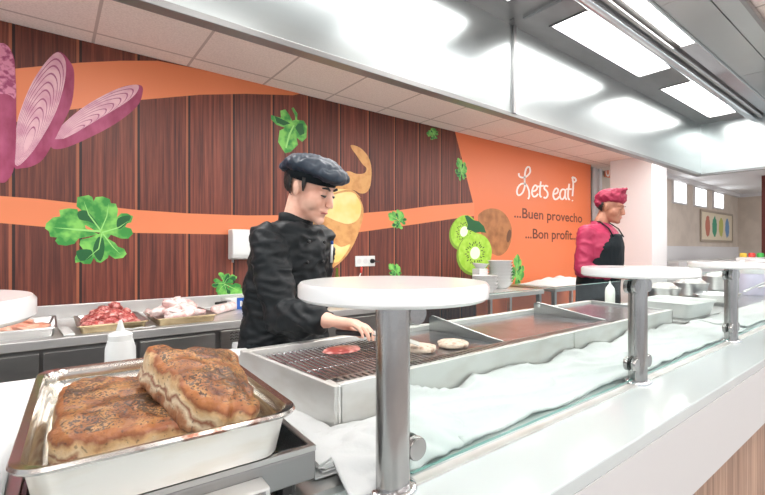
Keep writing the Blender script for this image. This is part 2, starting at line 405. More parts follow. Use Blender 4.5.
# ------------------------------------------------------------------ the printed mural
mural = thing('wall_mural', 'printed wall mural of wood planks, vegetables, orange bands and white lettering', 'mural', (0, WY, 0))
def wpoly(bm, pts, lift, mi=0, thick=.0006):
    """thin printed piece: pts in photo pixels on the wall plane, local to the mural"""
    ps = [on_y(a, b, WY) for a, b in pts]
    ps = [(p.x, -lift, min(p.z, CZ - .001)) for p in ps]
    f = bm.faces.new([bm.verts.new(p) for p in ps]); f.material_index = mi; f.normal_update()
    bmesh.ops.triangulate(bm, faces=[f])
def smooth_closed(pts, n=4):
    out = []; L = len(pts)
    for i in range(L):
        p0, p1, p2, p3 = (Vector(pts[(i + k) % L]) for k in (-1, 0, 1, 2))
        for k in range(n):
            t = k / n
            out.append(tuple(.5 * ((2 * p1) + (-p0 + p2) * t + (2 * p0 - 5 * p1 + 4 * p2 - p3) * t * t + (-p0 + 3 * p1 - 3 * p2 + p3) * t ** 3)))
    return out
# plank and orange sheets
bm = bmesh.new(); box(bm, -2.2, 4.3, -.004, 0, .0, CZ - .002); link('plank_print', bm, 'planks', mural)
bm = bmesh.new()
pa = on_y(456, 137, WY); pb = on_y(473, 204, WY)
xa = pb.x + (pa.x - pb.x) * (CZ - pb.z) / (pa.z - pb.z)
f = [(xa, -.0048, CZ - .002), (WX1, -.0048, CZ - .002), (WX1, -.0048, 0), (3.95, -.0048, 0), (3.9, -.0048, 1.55), (pb.x, -.0048, pb.z)]
bm.faces.new([bm.verts.new(p) for p in f])
box(bm, 4.3, WX1, -.0046, 0, 0, CZ - .002)
link('orange_print', bm, 'orange', mural)
bm = bmesh.new()
top1 = [(-60, 82), (14, 69), (79, 63), (120, 61), (157, 61), (200, 66), (300, 90)]
bot1 = [(293, 95.5), (245, 94), (199, 95), (142, 100), (70, 110), (17, 122), (-60, 136)]
wpoly(bm, top1 + bot1, .0052)
top2 = [(-70, 190), (0, 196), (40, 199), (79, 203.5), (137, 210), (189, 213.5), (247, 215.5), (320, 215), (364, 213), (400, 210), (430, 206), (474, 202.5)]
bot2 = [(474, 216), (448, 219.5), (400, 226.5), (360, 232), (300, 234.5), (230, 234.5), (137, 233), (45, 227), (0, 223), (-70, 217)]
wpoly(bm, top2 + bot2, .0052)
link('orange_band', bm, 'band', mural)
# onion slices
def onion(outer, face, focus, rings_, lift, squash=1.0):
    bm = bmesh.new()
    wpoly(bm, smooth_closed(outer), lift, 0)
    F = smooth_closed(face); L = lift + .0004
    wpoly(bm, F, L, 1)
    for s in rings_:
        for sc_, mi in ((s, 2), (s - .018, 1)):
            L += .00012
            wpoly(bm, [(focus[0] + (x - focus[0]) * sc_, focus[1] + (y - focus[1]) * sc_) for x, y in F], L, mi)
    return link('onion_slice', bm, ['onion_skin', 'onion_face', 'onion_ring'], mural)
def cr(pts, ox, oy, s): return [(ox + a * s, oy + b * s) for a, b in pts]
onion(cr([(388, 181), (391, 205), (375, 240), (320, 284), (250, 322), (180, 352), (142, 352), (150, 320), (180, 280), (230, 240), (300, 200), (350, 181)], 0, 20, .3636),
      cr([(380, 180), (372, 205), (330, 238), (250, 282), (175, 318), (146, 328), (160, 300), (230, 240), (300, 200), (345, 183)], 0, 20, .3636),
      (66, 139), (.93, .85, .76, .66, .56, .46, .36, .26), .0056)
onion(cr([(162, 88), (192, 115), (204, 150), (197, 230), (165, 300), (125, 375), (95, 400), (60, 408), (38, 400), (45, 300), (60, 240), (90, 170), (130, 112)], 0, 20, .3636),
      cr([(160, 90), (180, 115), (178, 170), (155, 250), (115, 325), (75, 380), (42, 398), (45, 300), (60, 240), (90, 170), (130, 112)], 0, 20, .3636),
      (26, 150), (.94, .87, .79, .70, .62, .53, .44, .34, .24), .0072)
bm = bmesh.new(); wpoly(bm, smooth_closed(cr([(-60, 60), (0, 65), (15, 68), (30, 85), (42, 130), (45, 290), (40, 400), (22, 440), (0, 448), (-60, 430)], 0, 20, .3636)), .0088, 0)
wpoly(bm, smooth_closed(cr([(-60, 60), (0, 65), (15, 68), (30, 85), (40, 130), (44, 215), (20, 205), (-60, 190)], 0, 20, .3636)), .0092, 1)
link('onion_slice', bm, ['onion_skin', mat('onion_root_end', srgb(206, 130, 156), .5, noise=(srgb(150, 60, 100), 40, 4, .45, .6))], mural)
# parsley
PARS = [(185, 85), (215, 80), (240, 75), (258, 85), (265, 105), (275, 85), (310, 82), (345, 95), (350, 115), (375, 118), (385, 150), (380, 185), (400, 165), (430, 165), (460, 180), (450, 210), (430, 215), (420, 232), (450, 240), (460, 265), (435, 290), (400, 290), (350, 270), (335, 290), (370, 310), (385, 330), (415, 340), (428, 365), (410, 385), (370, 390), (340, 370), (335, 385), (300, 410), (280, 405), (265, 385), (250, 415), (215, 415), (200, 405), (175, 410), (172, 385), (190, 350), (215, 345), (195, 320), (200, 295), (250, 284), (300, 262), (262, 245), (222, 222), (225, 240), (290, 268), (230, 282), (190, 290), (170, 315), (130, 325), (90, 320), (75, 300), (85, 285), (50, 280), (45, 255), (25, 240), (30, 215), (65, 185), (100, 180), (95, 150), (140, 140), (185, 145), (190, 165), (215, 160), (180, 130)]
PV = [[(300, 250), (330, 180), (340, 110)], [(300, 250), (240, 170), (215, 100)], [(300, 255), (180, 245), (60, 235)], [(305, 260), (390, 235), (440, 200)], [(305, 265), (290, 340), (225, 395)], [(310, 265), (360, 330), (400, 370)]]
PD = [[(215, 150), (240, 160), (280, 210), (285, 225), (240, 205), (195, 195), (185, 160)], [(285, 285), (312, 290), (318, 350), (300, 400), (275, 380), (262, 340)], [(385, 190), (440, 175), (445, 195), (400, 240), (380, 235)], [(180, 350), (250, 345), (255, 380), (200, 400)]]
def parsley(tf, lift, light=True):
    bm = bmesh.new()
    wpoly(bm, [tf(p) for p in PARS], lift, 0)
    for d in PD: wpoly(bm, smooth_closed([tf(p) for p in d], 3), lift + .0003, 1)
    for v in PV:
        a, b, c = [Vector(tf(p)) for p in v]
        t = ((c - a).normalized()); n = Vector((-t.y, t.x)) * ((c - a).length * .022)
        wpoly(bm, [tuple(a + n), tuple(b + n * .8), tuple(c), tuple(b - n * .8), tuple(a - n)], lift + .0006, 2)
    return link('parsley_leaf', bm, ['leaf', 'leaf_dark', 'leaf_light'], mural)
parsley(lambda p: (40 + p[0] * .2022, 180 + p[1] * .2022), .0058)
def ptf(cx, cy, s, rot, fx=1.0):
    c, s_ = math.cos(math.radians(rot)), math.sin(math.radians(rot))
    def f(p):
        a, b = (p[0] - 243) / 435, (p[1] - 247) / 435
        return (cx + (a * c - b * s_) * s * fx, cy + (a * s_ + b * c) * s)
    return f
for args in ((396.5, 219, 24, 20, .8), (460.5, 169, 24, 60, .62), (432, 134, 15, 0, .8), (516.5, 270, 32, 90, .6), (228, 286, 32, 200, 1.0), (394, 270, 17, 40, .9)):
    parsley(ptf(*args), .0058)
bm = bmesh.new()
L2 = [(250, 195), (285, 205), (283, 180), (300, 175), (315, 195), (325, 215), (336, 212), (342, 212), (365, 215), (378, 235), (375, 275), (360, 290), (340, 275), (345, 300), (320, 325), (300, 330), (290, 315), (275, 290), (280, 250), (300, 240), (270, 230), (250, 210)]
wpoly(bm, cr(L2, 200, 60, .283), .0058, 0)
wpoly(bm, cr([(336, 215), (334, 195), (322, 172), (329, 168), (343, 190), (342, 214)], 200, 60, .283), .006, 0)
wpoly(bm, cr([(345, 225), (362, 225), (368, 260), (352, 268), (335, 240)], 200, 60, .283), .0062, 1)
wpoly(bm, cr([(262, 198), (300, 215), (318, 225), (295, 232), (270, 222)], 200, 60, .283), .0062, 1)
wpoly(bm, cr([(328, 230), (312, 262), (300, 310), (305, 312), (318, 265), (333, 232)], 200, 60, .283), .0064, 2)
link('parsley_leaf', bm, ['leaf', 'leaf_dark', 'leaf_light'], mural)
# potato
bm = bmesh.new()
wpoly(bm, smooth_closed([(344, 187), (352, 190), (358, 196), (363, 208), (362, 220), (357, 236), (349, 252), (338, 264), (322, 272), (304, 262), (298, 235), (304, 205), (322, 189)]), .0056, 0)
wpoly(bm, smooth_closed([(344, 188), (352, 190.5), (357, 197), (361, 207), (358, 219), (348, 224), (336, 221), (322, 216), (306, 222), (306, 205), (322, 190)]), .006, 1)
wpoly(bm, smooth_closed([(350, 245), (341, 247), (332, 244), (328, 258), (338, 262)]), .0061, 1)
link('potato', bm, ['potato', 'potato_flesh'], mural)
bm = bmesh.new()
wpoly(bm, smooth_closed(cr([(425, 0), (470, 15), (510, 60), (525, 120), (520, 200), (500, 235), (470, 240), (440, 225), (400, 220), (350, 215), (300, 190), (360, 150), (410, 130), (450, 143), (490, 140), (500, 115), (480, 95), (450, 50), (428, 20)], 265, 145, .202), 3), .0066, 0)
wpoly(bm, smooth_closed(cr([(322, 250), (345, 236), (400, 222), (440, 228), (470, 260), (470, 262), (438, 238), (400, 232)], 265, 145, .202), 3), .0068, 0)
link('potato_peel', bm, 'potato', mural)
# kiwis
def ell(cx, cy, rx, ry, rot, n=28):
    c, s = math.cos(math.radians(rot)), math.sin(math.radians(rot))
    return [(cx + rx * math.cos(a) * c - ry * math.sin(a) * s, cy + rx * math.cos(a) * s + ry * math.sin(a) * c) for a in (2 * PI * k / n for k in range(n))]
bm = bmesh.new()
wpoly(bm, smooth_closed(cr([(185, 140), (205, 108), (245, 92), (290, 98), (325, 125), (350, 175), (354, 225), (340, 280), (315, 315), (280, 325), (240, 300), (210, 240)], 440, 190, .202)), .0056, 0)
wpoly(bm, ell(508.5, 236, 2.2, 6.5, 10), .006, 1)
link('whole_kiwi', bm, ['kiwi_brown', mat('kiwi_tip', srgb(104, 66, 40), .5)], mural)
def kiwi(cx, cy, rx, ry, rot, lift):
    bm = bmesh.new()
    wpoly(bm, ell(cx - 1, cy + 1.5, rx, ry, rot), lift, 0)
    wpoly(bm, ell(cx, cy, rx * .95, ry * .95, rot), lift + .0003, 1)
    c, s = math.cos(math.radians(rot)), math.sin(math.radians(rot))
    for k in range(30):
        a = 2 * PI * k / 30; f = .47 + .07 * math.sin(k * 2.4)
        x = cx + rx * f * math.cos(a) * c - ry * f * math.sin(a) * s; y = cy + rx * f * math.cos(a) * s + ry * f * math.sin(a) * c
        wpoly(bm, ell(x, y, rx * .075, ry * .022, math.degrees(math.atan2(y - cy, x - cx)), 8), lift + .0006, 3)
    wpoly(bm, ell(cx, cy, rx * .28, ry * .30, rot), lift + .0009, 2)
    return link('kiwi_slice', bm, ['kiwi_rim', 'kiwi_green', 'kiwi_core', 'kiwi_seed'], mural)
kiwi(463.5, 231.5, 13.5, 17.5, 15, .0062)
bm = bmesh.new(); wpoly(bm, cr([(120, 128), (135, 126), (165, 150), (190, 155), (215, 180), (226, 212), (200, 208), (175, 212), (150, 200), (130, 195), (135, 170)], 440, 190, .202), .0074, 0)
link('kiwi_leaf', bm, 'leaf_dark', mural)
kiwi(474.5, 253, 17.5, 21, 8, .008)
# lettering
def strokes(lines, half, name):
    bm = bmesh.new()
    for li, pl in enumerate(lines):
        P = [Vector((p[0], p[1])) for p in pl]; Q = []
        for i in range(len(P) - 1):
            p0, p1, p2, p3 = P[max(i - 1, 0)], P[i], P[i + 1], P[min(i + 2, len(P) - 1)]
            for k in range(5):
                t = k / 5; Q.append(.5 * ((2 * p1) + (-p0 + p2) * t + (2 * p0 - 5 * p1 + 4 * p2 - p3) * t * t + (-p0 + 3 * p1 - 3 * p2 + p3) * t ** 3))
        Q.append(P[-1]); vs = []
        for i, q in enumerate(Q):
            t = (Q[min(i + 1, len(Q) - 1)] - Q[max(i - 1, 0)]); t = t.normalized() if t.length else Vector((1, 0))
            n = Vector((-t.y, t.x)) * half; row = []
            for s in (-1, 1):
                p = on_y(*(q + n * s), WY); row.append(bm.verts.new((p.x, -.0062 - li * .0004, p.z)))
            vs.append(row)
        for a, b in zip(vs, vs[1:]): bm.faces.new((a[0], a[1], b[1], b[0]))
    return link(name, bm, 'print_white', mural)
S = lambda pts: [(505 + a * .192, 155 + b * .192) for a, b in pts]
strokes([S([(70, 95), (72, 110), (88, 118), (110, 112), (128, 90), (126, 66), (114, 64), (104, 85), (100, 120), (101, 160), (90, 195), (70, 210), (60, 195), (66, 168), (85, 150), (108, 155), (122, 185), (124, 215), (118, 230)]),
         S([(140, 190), (158, 184), (166, 168), (156, 158), (144, 170), (138, 195), (146, 216), (160, 214), (170, 202)]),
         S([(184, 138), (180, 180), (180, 210), (188, 220)]), S([(168, 165), (200, 160)]),
         S([(222, 165), (208, 160), (202, 175), (216, 190), (220, 208), (210, 224), (198, 220)]),
         S([(252, 204), (268, 198), (274, 182), (264, 174), (253, 186), (248, 210), (256, 230), (270, 228), (280, 216)]),
         S([(310, 182), (294, 180), (284, 200), (286, 224), (298, 230), (309, 212), (312, 184)]), S([(312, 178), (310, 205), (312, 224), (319, 233)]),
         S([(332, 150), (326, 190), (326, 222), (334, 234)]), S([(316, 178), (344, 178)]),
         S([(346, 115), (352, 150), (348, 215)]), S([(346, 115), (362, 122), (366, 134), (354, 142), (348, 132)]), S([(346, 236), (349, 240)])], .85, 'lettering')
def text_obj(s, x0, x1, zbase, size, m, parent, name, y=-.0062, face=None):
    cu = bpy.data.curves.new(name, 'FONT'); cu.body = s; cu.size = size; cu.extrude = .0002; cu.offset = size * .012
    to = bpy.data.objects.new('tmp_text', cu); COL.objects.link(to)
    bpy.context.view_layer.update()
    me = bpy.data.meshes.new_from_object(to.evaluated_get(bpy.context.evaluated_depsgraph_get()))
    bpy.data.objects.remove(to)
    xs = [v.co.x for v in me.vertices]; a, b = min(xs), max(xs)
    for v in me.vertices:
        X = x0 + (v.co.x - a) / (b - a) * (x1 - x0)
        v.co = Vector((X, y - v.co.z, zbase + v.co.y))
    me.materials.clear(); me.materials.append(M[m])
    o = bpy.data.objects.new(name, me); COL.objects.link(o); o.parent = parent
    return o
text_obj('...Buen provecho', 4.66, 6.36, 1.715, .185, 'print_brown', mural, 'lettering')
text_obj('...Bon profit...', 4.90, 6.22, 1.455, .185, 'print_brown', mural, 'lettering')

# ------------------------------------------------------------------ the extractor hood
HY = 1.50; HB = 2.085; HT = 2.59; HX1 = 5.34; HX0 = -1.05
hood = thing('extractor_hood', 'long stainless steel extractor hood with lit panels over the grill counter', 'extractor hood', (0, 0, HB))
HO = Vector((0, 0, HB))
def hb(name, x0, x1, y0, y1, z0, z1, m, bevel=0, par=None):
    return bx(name, (x0, x1, y0, y1, z0 - HB, z1 - HB), m, par or hood, bevel)
hb('rear_panel', HX0, HX1, HY, HY + .03, HB, CZ - .003, 'steel_hood')
hb('end_panel', HX1 - .03, HX1, .98, HY, HB, CZ - .003, 'steel_hood')
hb('lower_rim', HX0, HX1 + .02, HY - .004, HY + .05, HB - .02, HB + .004, 'steel_dark', .002)
hb('lower_rim', HX1 - .02, HX1 + .03, .96, HY, HB - .02, HB + .004, 'steel_dark', .002)
bm = bmesh.new()
lights = [(-.85, .27), (.68, 1.87), (2.285, 3.46), (3.87, 5.06)]
ly0, ly1 = 1.155, 1.36
xs = [HX0]
for a, b in lights:
    box(bm, xs[-1], a, 1.06, HY, HT - HB, HT + .02 - HB); xs.append(b)
    box(bm, a, b, 1.06, ly0, HT - HB, HT + .02 - HB); box(bm, a, b, ly1, HY, HT - HB, HT + .02 - HB)
box(bm, xs[-1], HX1, 1.06, HY, HT - HB, HT + .02 - HB)
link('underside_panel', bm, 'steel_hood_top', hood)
for a, b in lights:
    bm = bmesh.new(); rs = rrect((a + b) / 2, (ly0 + ly1) / 2, b - a, ly1 - ly0, .018, HT + .004 - HB)
    rings(bm, [rs, [(x, y, z + .01) for x, y, z in rs]]); L = link('light_diffuser', bm, 'light', hood); L['label'] = 'lit white light diffuser'
    bm = bmesh.new(); t = .012
    for (x0, x1, y0, y1) in ((a - t, b + t, ly0 - t, ly0), (a - t, b + t, ly1, ly1 + t), (a - t, a, ly0, ly1), (b, b + t, ly0, ly1)): box(bm, x0, x1, y0, y1, HT - .006 - HB, HT - HB)
    link('light_frame', bm, 'steel_dark', hood)
for x in (2.10,):
    hb('joint_strip', x, x + .022, HY - .016, HY, HB, HT, 'steel_hood_top', .002)
    hb('joint_strip', x + .03, x + .045, HY - .010, HY, HB, HT, 'steel_hood', .002)
    bm = bmesh.new()
    tube(bm, [(x - .03, HY - .1, HT - .012 - HB), (x - .03, 1.18, HT - .012 - HB)], .007, 8)
    for yy in (HY - .05, HY - .035): lathe(bm, (x - .06, yy, HT - HB - .004), [(.006, 0), (.006, .004)], 8)
    link('latch_bar', bm, 'steel_dark', hood, smooth=True, auto=40)
# pipes and channel along the front
bm = bmesh.new(); tube(bm, [(HX0, 1.085, HT - .035 - HB), (HX1 - .03, 1.085, HT - .035 - HB)], .026, 16); link('pipe', bm, 'chrome', hood, smooth=True, auto=50)
bm = bmesh.new(); tube(bm, [(HX0, 1.025, HT - .03 - HB), (HX1 - .03, 1.025, HT - .03 - HB)], .012, 12); link('pipe', bm, 'steel', hood, smooth=True, auto=50)
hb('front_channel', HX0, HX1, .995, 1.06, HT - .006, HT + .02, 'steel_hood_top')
bm = bmesh.new(); box(bm, 3.13, HX1, .91, .995, HT - .02 - HB, HT + .02 - HB); box(bm, HX0, HX1, .902, .912, HT - .024 - HB, HT + .02 - HB); link('front_channel', bm, 'chrome', hood, bevel=.004)
L = hb('strip_diffuser', 1.35, 3.12, .925, .99, HT - .006, HT + .02, 'light'); L['label'] = 'lit narrow strip light diffuser'
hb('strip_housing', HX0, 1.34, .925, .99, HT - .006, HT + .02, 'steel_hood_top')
bm = bmesh.new(); xx = HX0
for x in (HX0, .95, 2.55, 4.05, 5.7, 7.2):
    if x > xx: box(bm, xx + .002, x - .002, .72, .90, HT - .004 - HB, HT + .02 - HB); box(bm, xx + .002, x - .002, .628, .716, HT - .001 - HB, HT + .02 - HB)
    xx = x
link('outer_panel', bm, 'steel_hood', hood)
hb('outer_trim', HX0, 7.2, .605, .625, HT - .012, HT + .02, 'steel_dark', .002)

# ------------------------------------------------------------------ customer counter
SZ = .90
cn = thing('service_counter', 'white service counter slab with pale wood cladding below', 'counter', (0, .39, 0))
bm = bmesh.new(); box(bm, -1.2, 6.2, 0, .235, SZ - .03, SZ); link('counter_slab', bm, 'white_slab', cn, bevel=.003)
bx('fascia', (-1.2, 6.2, 0, .03, SZ - .235, SZ - .03), 'fascia', cn)
bx('wood_cladding', (-1.2, 6.2, .03, .06, .02, SZ - .235), 'panel_wood', cn)
bx('glass_channel', (.35, 6.2, .150, .172, SZ, SZ + .004), 'steel_white', cn)
wt = thing('work_table', 'stainless steel work table behind the glass carrying grill and trays', 'work table', (0, .63, 0))
bm = bmesh.new(); box(bm, -1.2, 6.2, 0, .75, SZ - .045, SZ - .002); box(bm, -1.2, .47, .75, 1.03, SZ - .045, SZ - .002); link('table_top', bm, 'steel', wt)
bx('cupboard', (-1.2, 6.2, .02, .70, .1, SZ - .045), 'dark', wt)
bx('plinth', (-1.2, 6.2, .06, .66, 0, .1), 'black', wt)

# ------------------------------------------------------------------ sneeze guard posts, shelves, glass
posts = [(-.168, .657), (.452, .556), (1.405, .556), (2.36, .556), (3.315, .556)]
GY = .556
def disc_shelf(x, y, label):
    bm = bmesh.new(); R = .156
    prof = [(R - .006, -.0), (R, .005), (R, .022), (R - .004, .027)]
    lathe(bm, (0, 0, 0), prof, 72)
    o = link('round_shelf', bm, 'white', smooth=True, auto=50); o.location = (x, y, 1.221)
    return tag(o, label, 'shelf', 'round white shelves on the posts')
def post(x, y, label, cl=1, flange=True):
    t = thing('steel_post', label, 'post', (x, y, SZ), 0, 'steel posts of the sneeze guard')
    bm = bmesh.new(); rr = rrect(0, 0, .060, .046, .0225, .006, 8)
    rings(bm, [rr, [(a, b, .320) for a, b, c in rr]]); link('column', bm, 'steel_post', t, smooth=True, auto=50)
    bm = bmesh.new(); rs = []
    for s, z in ((.086, 0), (.086, .005), (.080, .0085), (.070, .009)): rs.append(rrect(0, 0, s, s * .8, .035, z, 8))
    rings(bm, rs); link('base_flange', bm, 'chrome', t, smooth=True, auto=50)
    for side in ((1,) if cl == 1 else (-1, 1) if cl == 2 else ()):
        for z in (.062, .292):
            bm = bmesh.new()
            lathe(bm, (side * .042, 0, z), [(.0185, -.017), (.020, -.015), (.020, -.006), (.020, -.0055)], 24, 'y')
            lathe(bm, (side * .042, 0, z), [(.020, .0055), (.020, .015), (.0185, .017)], 24, 'y')
            box(bm, min(side * .024, side * .042), max(side * .024, side * .042), -.010, -.0055, z - .012, z + .012)
            box(bm, min(side * .024, side * .042), max(side * .024, side * .042), .0055, .010, z - .012, z + .012)
            link('glass_clamp', bm, 'steel_post', t, smooth=True, auto=40)
    return t
names = ['left edge of the picture, beside the roast tray', 'in the foreground in front of the grill', 'in the middle, in front of the crimson-capped cook', 'on the right, behind the middle post', 'at the right picture edge']
shelfn = ['white round shelf cut off by the left edge above the roast tray', 'large white round shelf in the foreground beside the black-clad chef', 'white round shelf in front of the crimson-shirted cook', 'white round shelf third along the row, right of the cook', 'white round shelf farthest away at the right picture edge']
for i, (x, y) in enumerate(posts):
    post(x, y, 'brushed steel post ' + names[i], 0 if i == 0 else (1 if i == 1 else 2))
    disc_shelf(x, y, shelfn[i])
gn = ['between the foreground post and the middle post', 'between the middle post and the next', 'at the far right behind the third post']
for i, (a, b) in enumerate(((.452, 1.405), (1.405, 2.36), (2.36, 3.315))):
    g = thing('glass_screen', 'clear glass sneeze guard pane ' + gn[i], 'glass screen', (a, GY, SZ), 0, 'glass panes of the sneeze guard')
    L_ = b - a
    bx('glass_pane', (.040, L_ - .040, -.0028, .0028, .016, .311), 'glass', g)
    bm = bmesh.new(); box(bm, .040, L_ - .040, -.0028, .0028, .311, .3120); box(bm, .040, L_ - .040, -.0028, .0028, .0145, .016); link('polished_edge', bm, 'glass_edge', g)

# ------------------------------------------------------------------ grill
GX0, GX1, GYF, GYR, GZ = .497, 2.47, .815, 1.22, 1.0
gr = thing('grill', 'long stainless steel grill with bar grate, griddle plates and slotted front edge', 'grill', (0, 0, SZ))
def gb(name, x0, x1, y0, y1, z0, z1, m, bevel=0): return bx(name, (x0, x1, y0, y1, z0 - SZ, z1 - SZ), m, gr, bevel)
for (a, b) in ((.512, 1.515), (1.521, GX1)):
    gb('front_panel', a, b, GYF, GYF + .012, SZ, GZ - .004, 'steel_white', .002)
gb('front_rail', .512, GX1, GYF, GYF + .020, GZ - .006, GZ, 'steel_white', .002)
gb('side_panel', .506, .518, GYF, GYF + .057, SZ, GZ - .002, 'steel_white', .002)
# left end cheek with raised rounded corner
bm = bmesh.new()
prof = [(GYF + .002, 0), (GYF + .002, .098)] + [(GYR - .03 - .0, .112), (GYR + .0, .108), (GYR + .02, .094), (GYR + .03, .07), (GYR + .03, 0)]
XL = lambda y: .497 - .067 * max(0, y - .86) / .39
rings(bm, [[(XL(y), y, z) for y, z in prof], [(XL(y) + .012, y, z) for y, z in prof]]); link('end_cheek', bm, 'steel_white', gr, bevel=.002)
bm = bmesh.new(); prof = [(GYF + .0, 0), (GYF, .098), (GYR, .112), (GYR + .03, .1), (GYR + .03, 0)]
rings(bm, [[(GX1 - .012, y, z) for y, z in prof], [(GX1, y, z) for y, z in prof]]); link('end_cheek', bm, 'steel', gr, bevel=.002)
gb('rear_rail', XL(GYR) + .004, GX1, GYR, GYR + .03, SZ, GZ + .008, 'steel_white', .003)
bm = bmesh.new()
# slotted strip: bars between slots
x = .535
while x < 1.86:
    box(bm, x, x + .009, GYF + .020, GYF + .050, GZ - .006 - SZ, GZ - SZ); x += .0175
box(bm, .52, 1.86, GYF + .050, GYF + .056, GZ - .006 - SZ, GZ - SZ)
link('slotted_strip', bm, 'steel', gr)
gb('drip_channel', .52, 1.86, GYF + .02, GYF + .056, GZ - .03, GZ - .022, 'black')
M['hotplate'] = mat('oily_hotplate', (.50, .51, .54, 1), .22, .9, noise=((.34, .32, .32, 1), 9, 5, .4, .7))
gb('griddle_plate', .87, 1.17, GYF + .056, GYR, GZ - .022, GZ - .010, 'hotplate')
gb('griddle_plate', 1.19, 1.88, GYF + .056, GYR, GZ - .022, GZ - .010, 'hotplate')
gb('griddle_plate', 1.90, GX1 - .012, GYF + .02, GYR, GZ - .014, GZ - .004, 'hotplate')
M['tray_refl'] = mat('brown_drip_tray', (.52, .48, .45, 1), .25, .8, noise=((.26, .22, .20, 1), 8, 4, .4, .65))
bm = bmesh.new(); tp = [(.51, GYF + .057, .05), (.87, GYF + .057, .05), (.87, GYR, .05), (XL(GYR) + .013, GYR, .05)]
rings(bm, [tp, [(a, b, c + .01) for a, b, c in tp]]); link('drip_tray', bm, 'tray_refl', gr)
bm = bmesh.new()
x = .447
while x < .865:
    tube(bm, [(x, max(GYF + .062, .86 + (.512 - x) / .067 * .39) if x < .51 else GYF + .062, GZ - .008 - SZ), (x, GYR - .004, GZ - .008 - SZ)], .0030, 8); x += .0165
for y in (GYF + .07, .99, 1.10, GYR - .012): tube(bm, [(GX0 + .014, y, GZ - .0125 - SZ), (.868, y, GZ - .0125 - SZ)], .003, 8)
link('bar_grate', bm, 'chrome', gr, smooth=True, auto=60)
for X in (1.178, 1.888):
    bm = bmesh.new(); prof = [(GYF + .06, .0), (GYF + .06, .102), (GYF + .12, .108), (GYR - .05, .142), (GYR - .015, .146), (GYR, .136), (GYR, .0)]
    rings(bm, [[(X - .004, y, z) for y, z in prof], [(X + .004, y, z) for y, z in prof]]); link('divider', bm, 'steel', gr, bevel=.002)
bm = bmesh.new(); lathe(bm, (1.883, GYR - .03, .128), [(.007, -.004), (.007, 0)], 12, 'x'); link('rivet', bm, 'plastic_white', gr)
bm = bmesh.new()
for z in (.03, .055, .08): box(bm, GX1, GX1 + .004, GYF + .05, GYF + .07, z, z + .012)
box(bm, GX1, GX1 + .012, GYF + .08, GYF + .09, .02, .09)
link('side_handle', bm, 'steel_dark', gr)

# patties
def patty(p, label, r, seed):
    bm = bmesh.new()
    bmesh.ops.create_icosphere(bm, subdivisions=4, radius=1)
    for v in bm.verts:
        n = mnoise.noise(v.co * 2.2 + Vector((seed, 0, 0))); n2 = mnoise.noise(v.co * 7 + Vector((0, seed, 0)))
        s = 1 + .10 * n + .04 * n2
        zz = v.co.z; zz = math.copysign(abs(zz) ** .6, zz)
        v.co = Vector((v.co.x * r * s, v.co.y * r * s * .95, .011 + zz * .011 * (1 + .3 * n2)))
    o = link('burger_patty', bm, 'patty', smooth=True); o.location = p
    return tag(o, label, 'patty', 'patties on the grill')
patty((.895, .965, GZ - .010), 'pale burger patty under the spatula blade beside the foreground post', .048, 3)
patty((1.02, .95, GZ - .010), 'pale burger patty on the griddle, right of the one being turned', .050, 9)
# thin red slice on the grate beside hand
bm = bmesh.new(); bmesh.ops.create_icosphere(bm, subdivisions=3, radius=1)
for v in bm.verts: v.co = Vector((v.co.x * .06 * (1 + .15 * mnoise.noise(v.co * 2)), v.co.y * .045, .007 + v.co.z * .007))
o = link('raw_meat_slice', bm, 'raw', smooth=True); o.location = on_z(342, 352, GZ); tag(o, 'thin raw red meat slice on the grate below the chef\'s hand', 'meat')

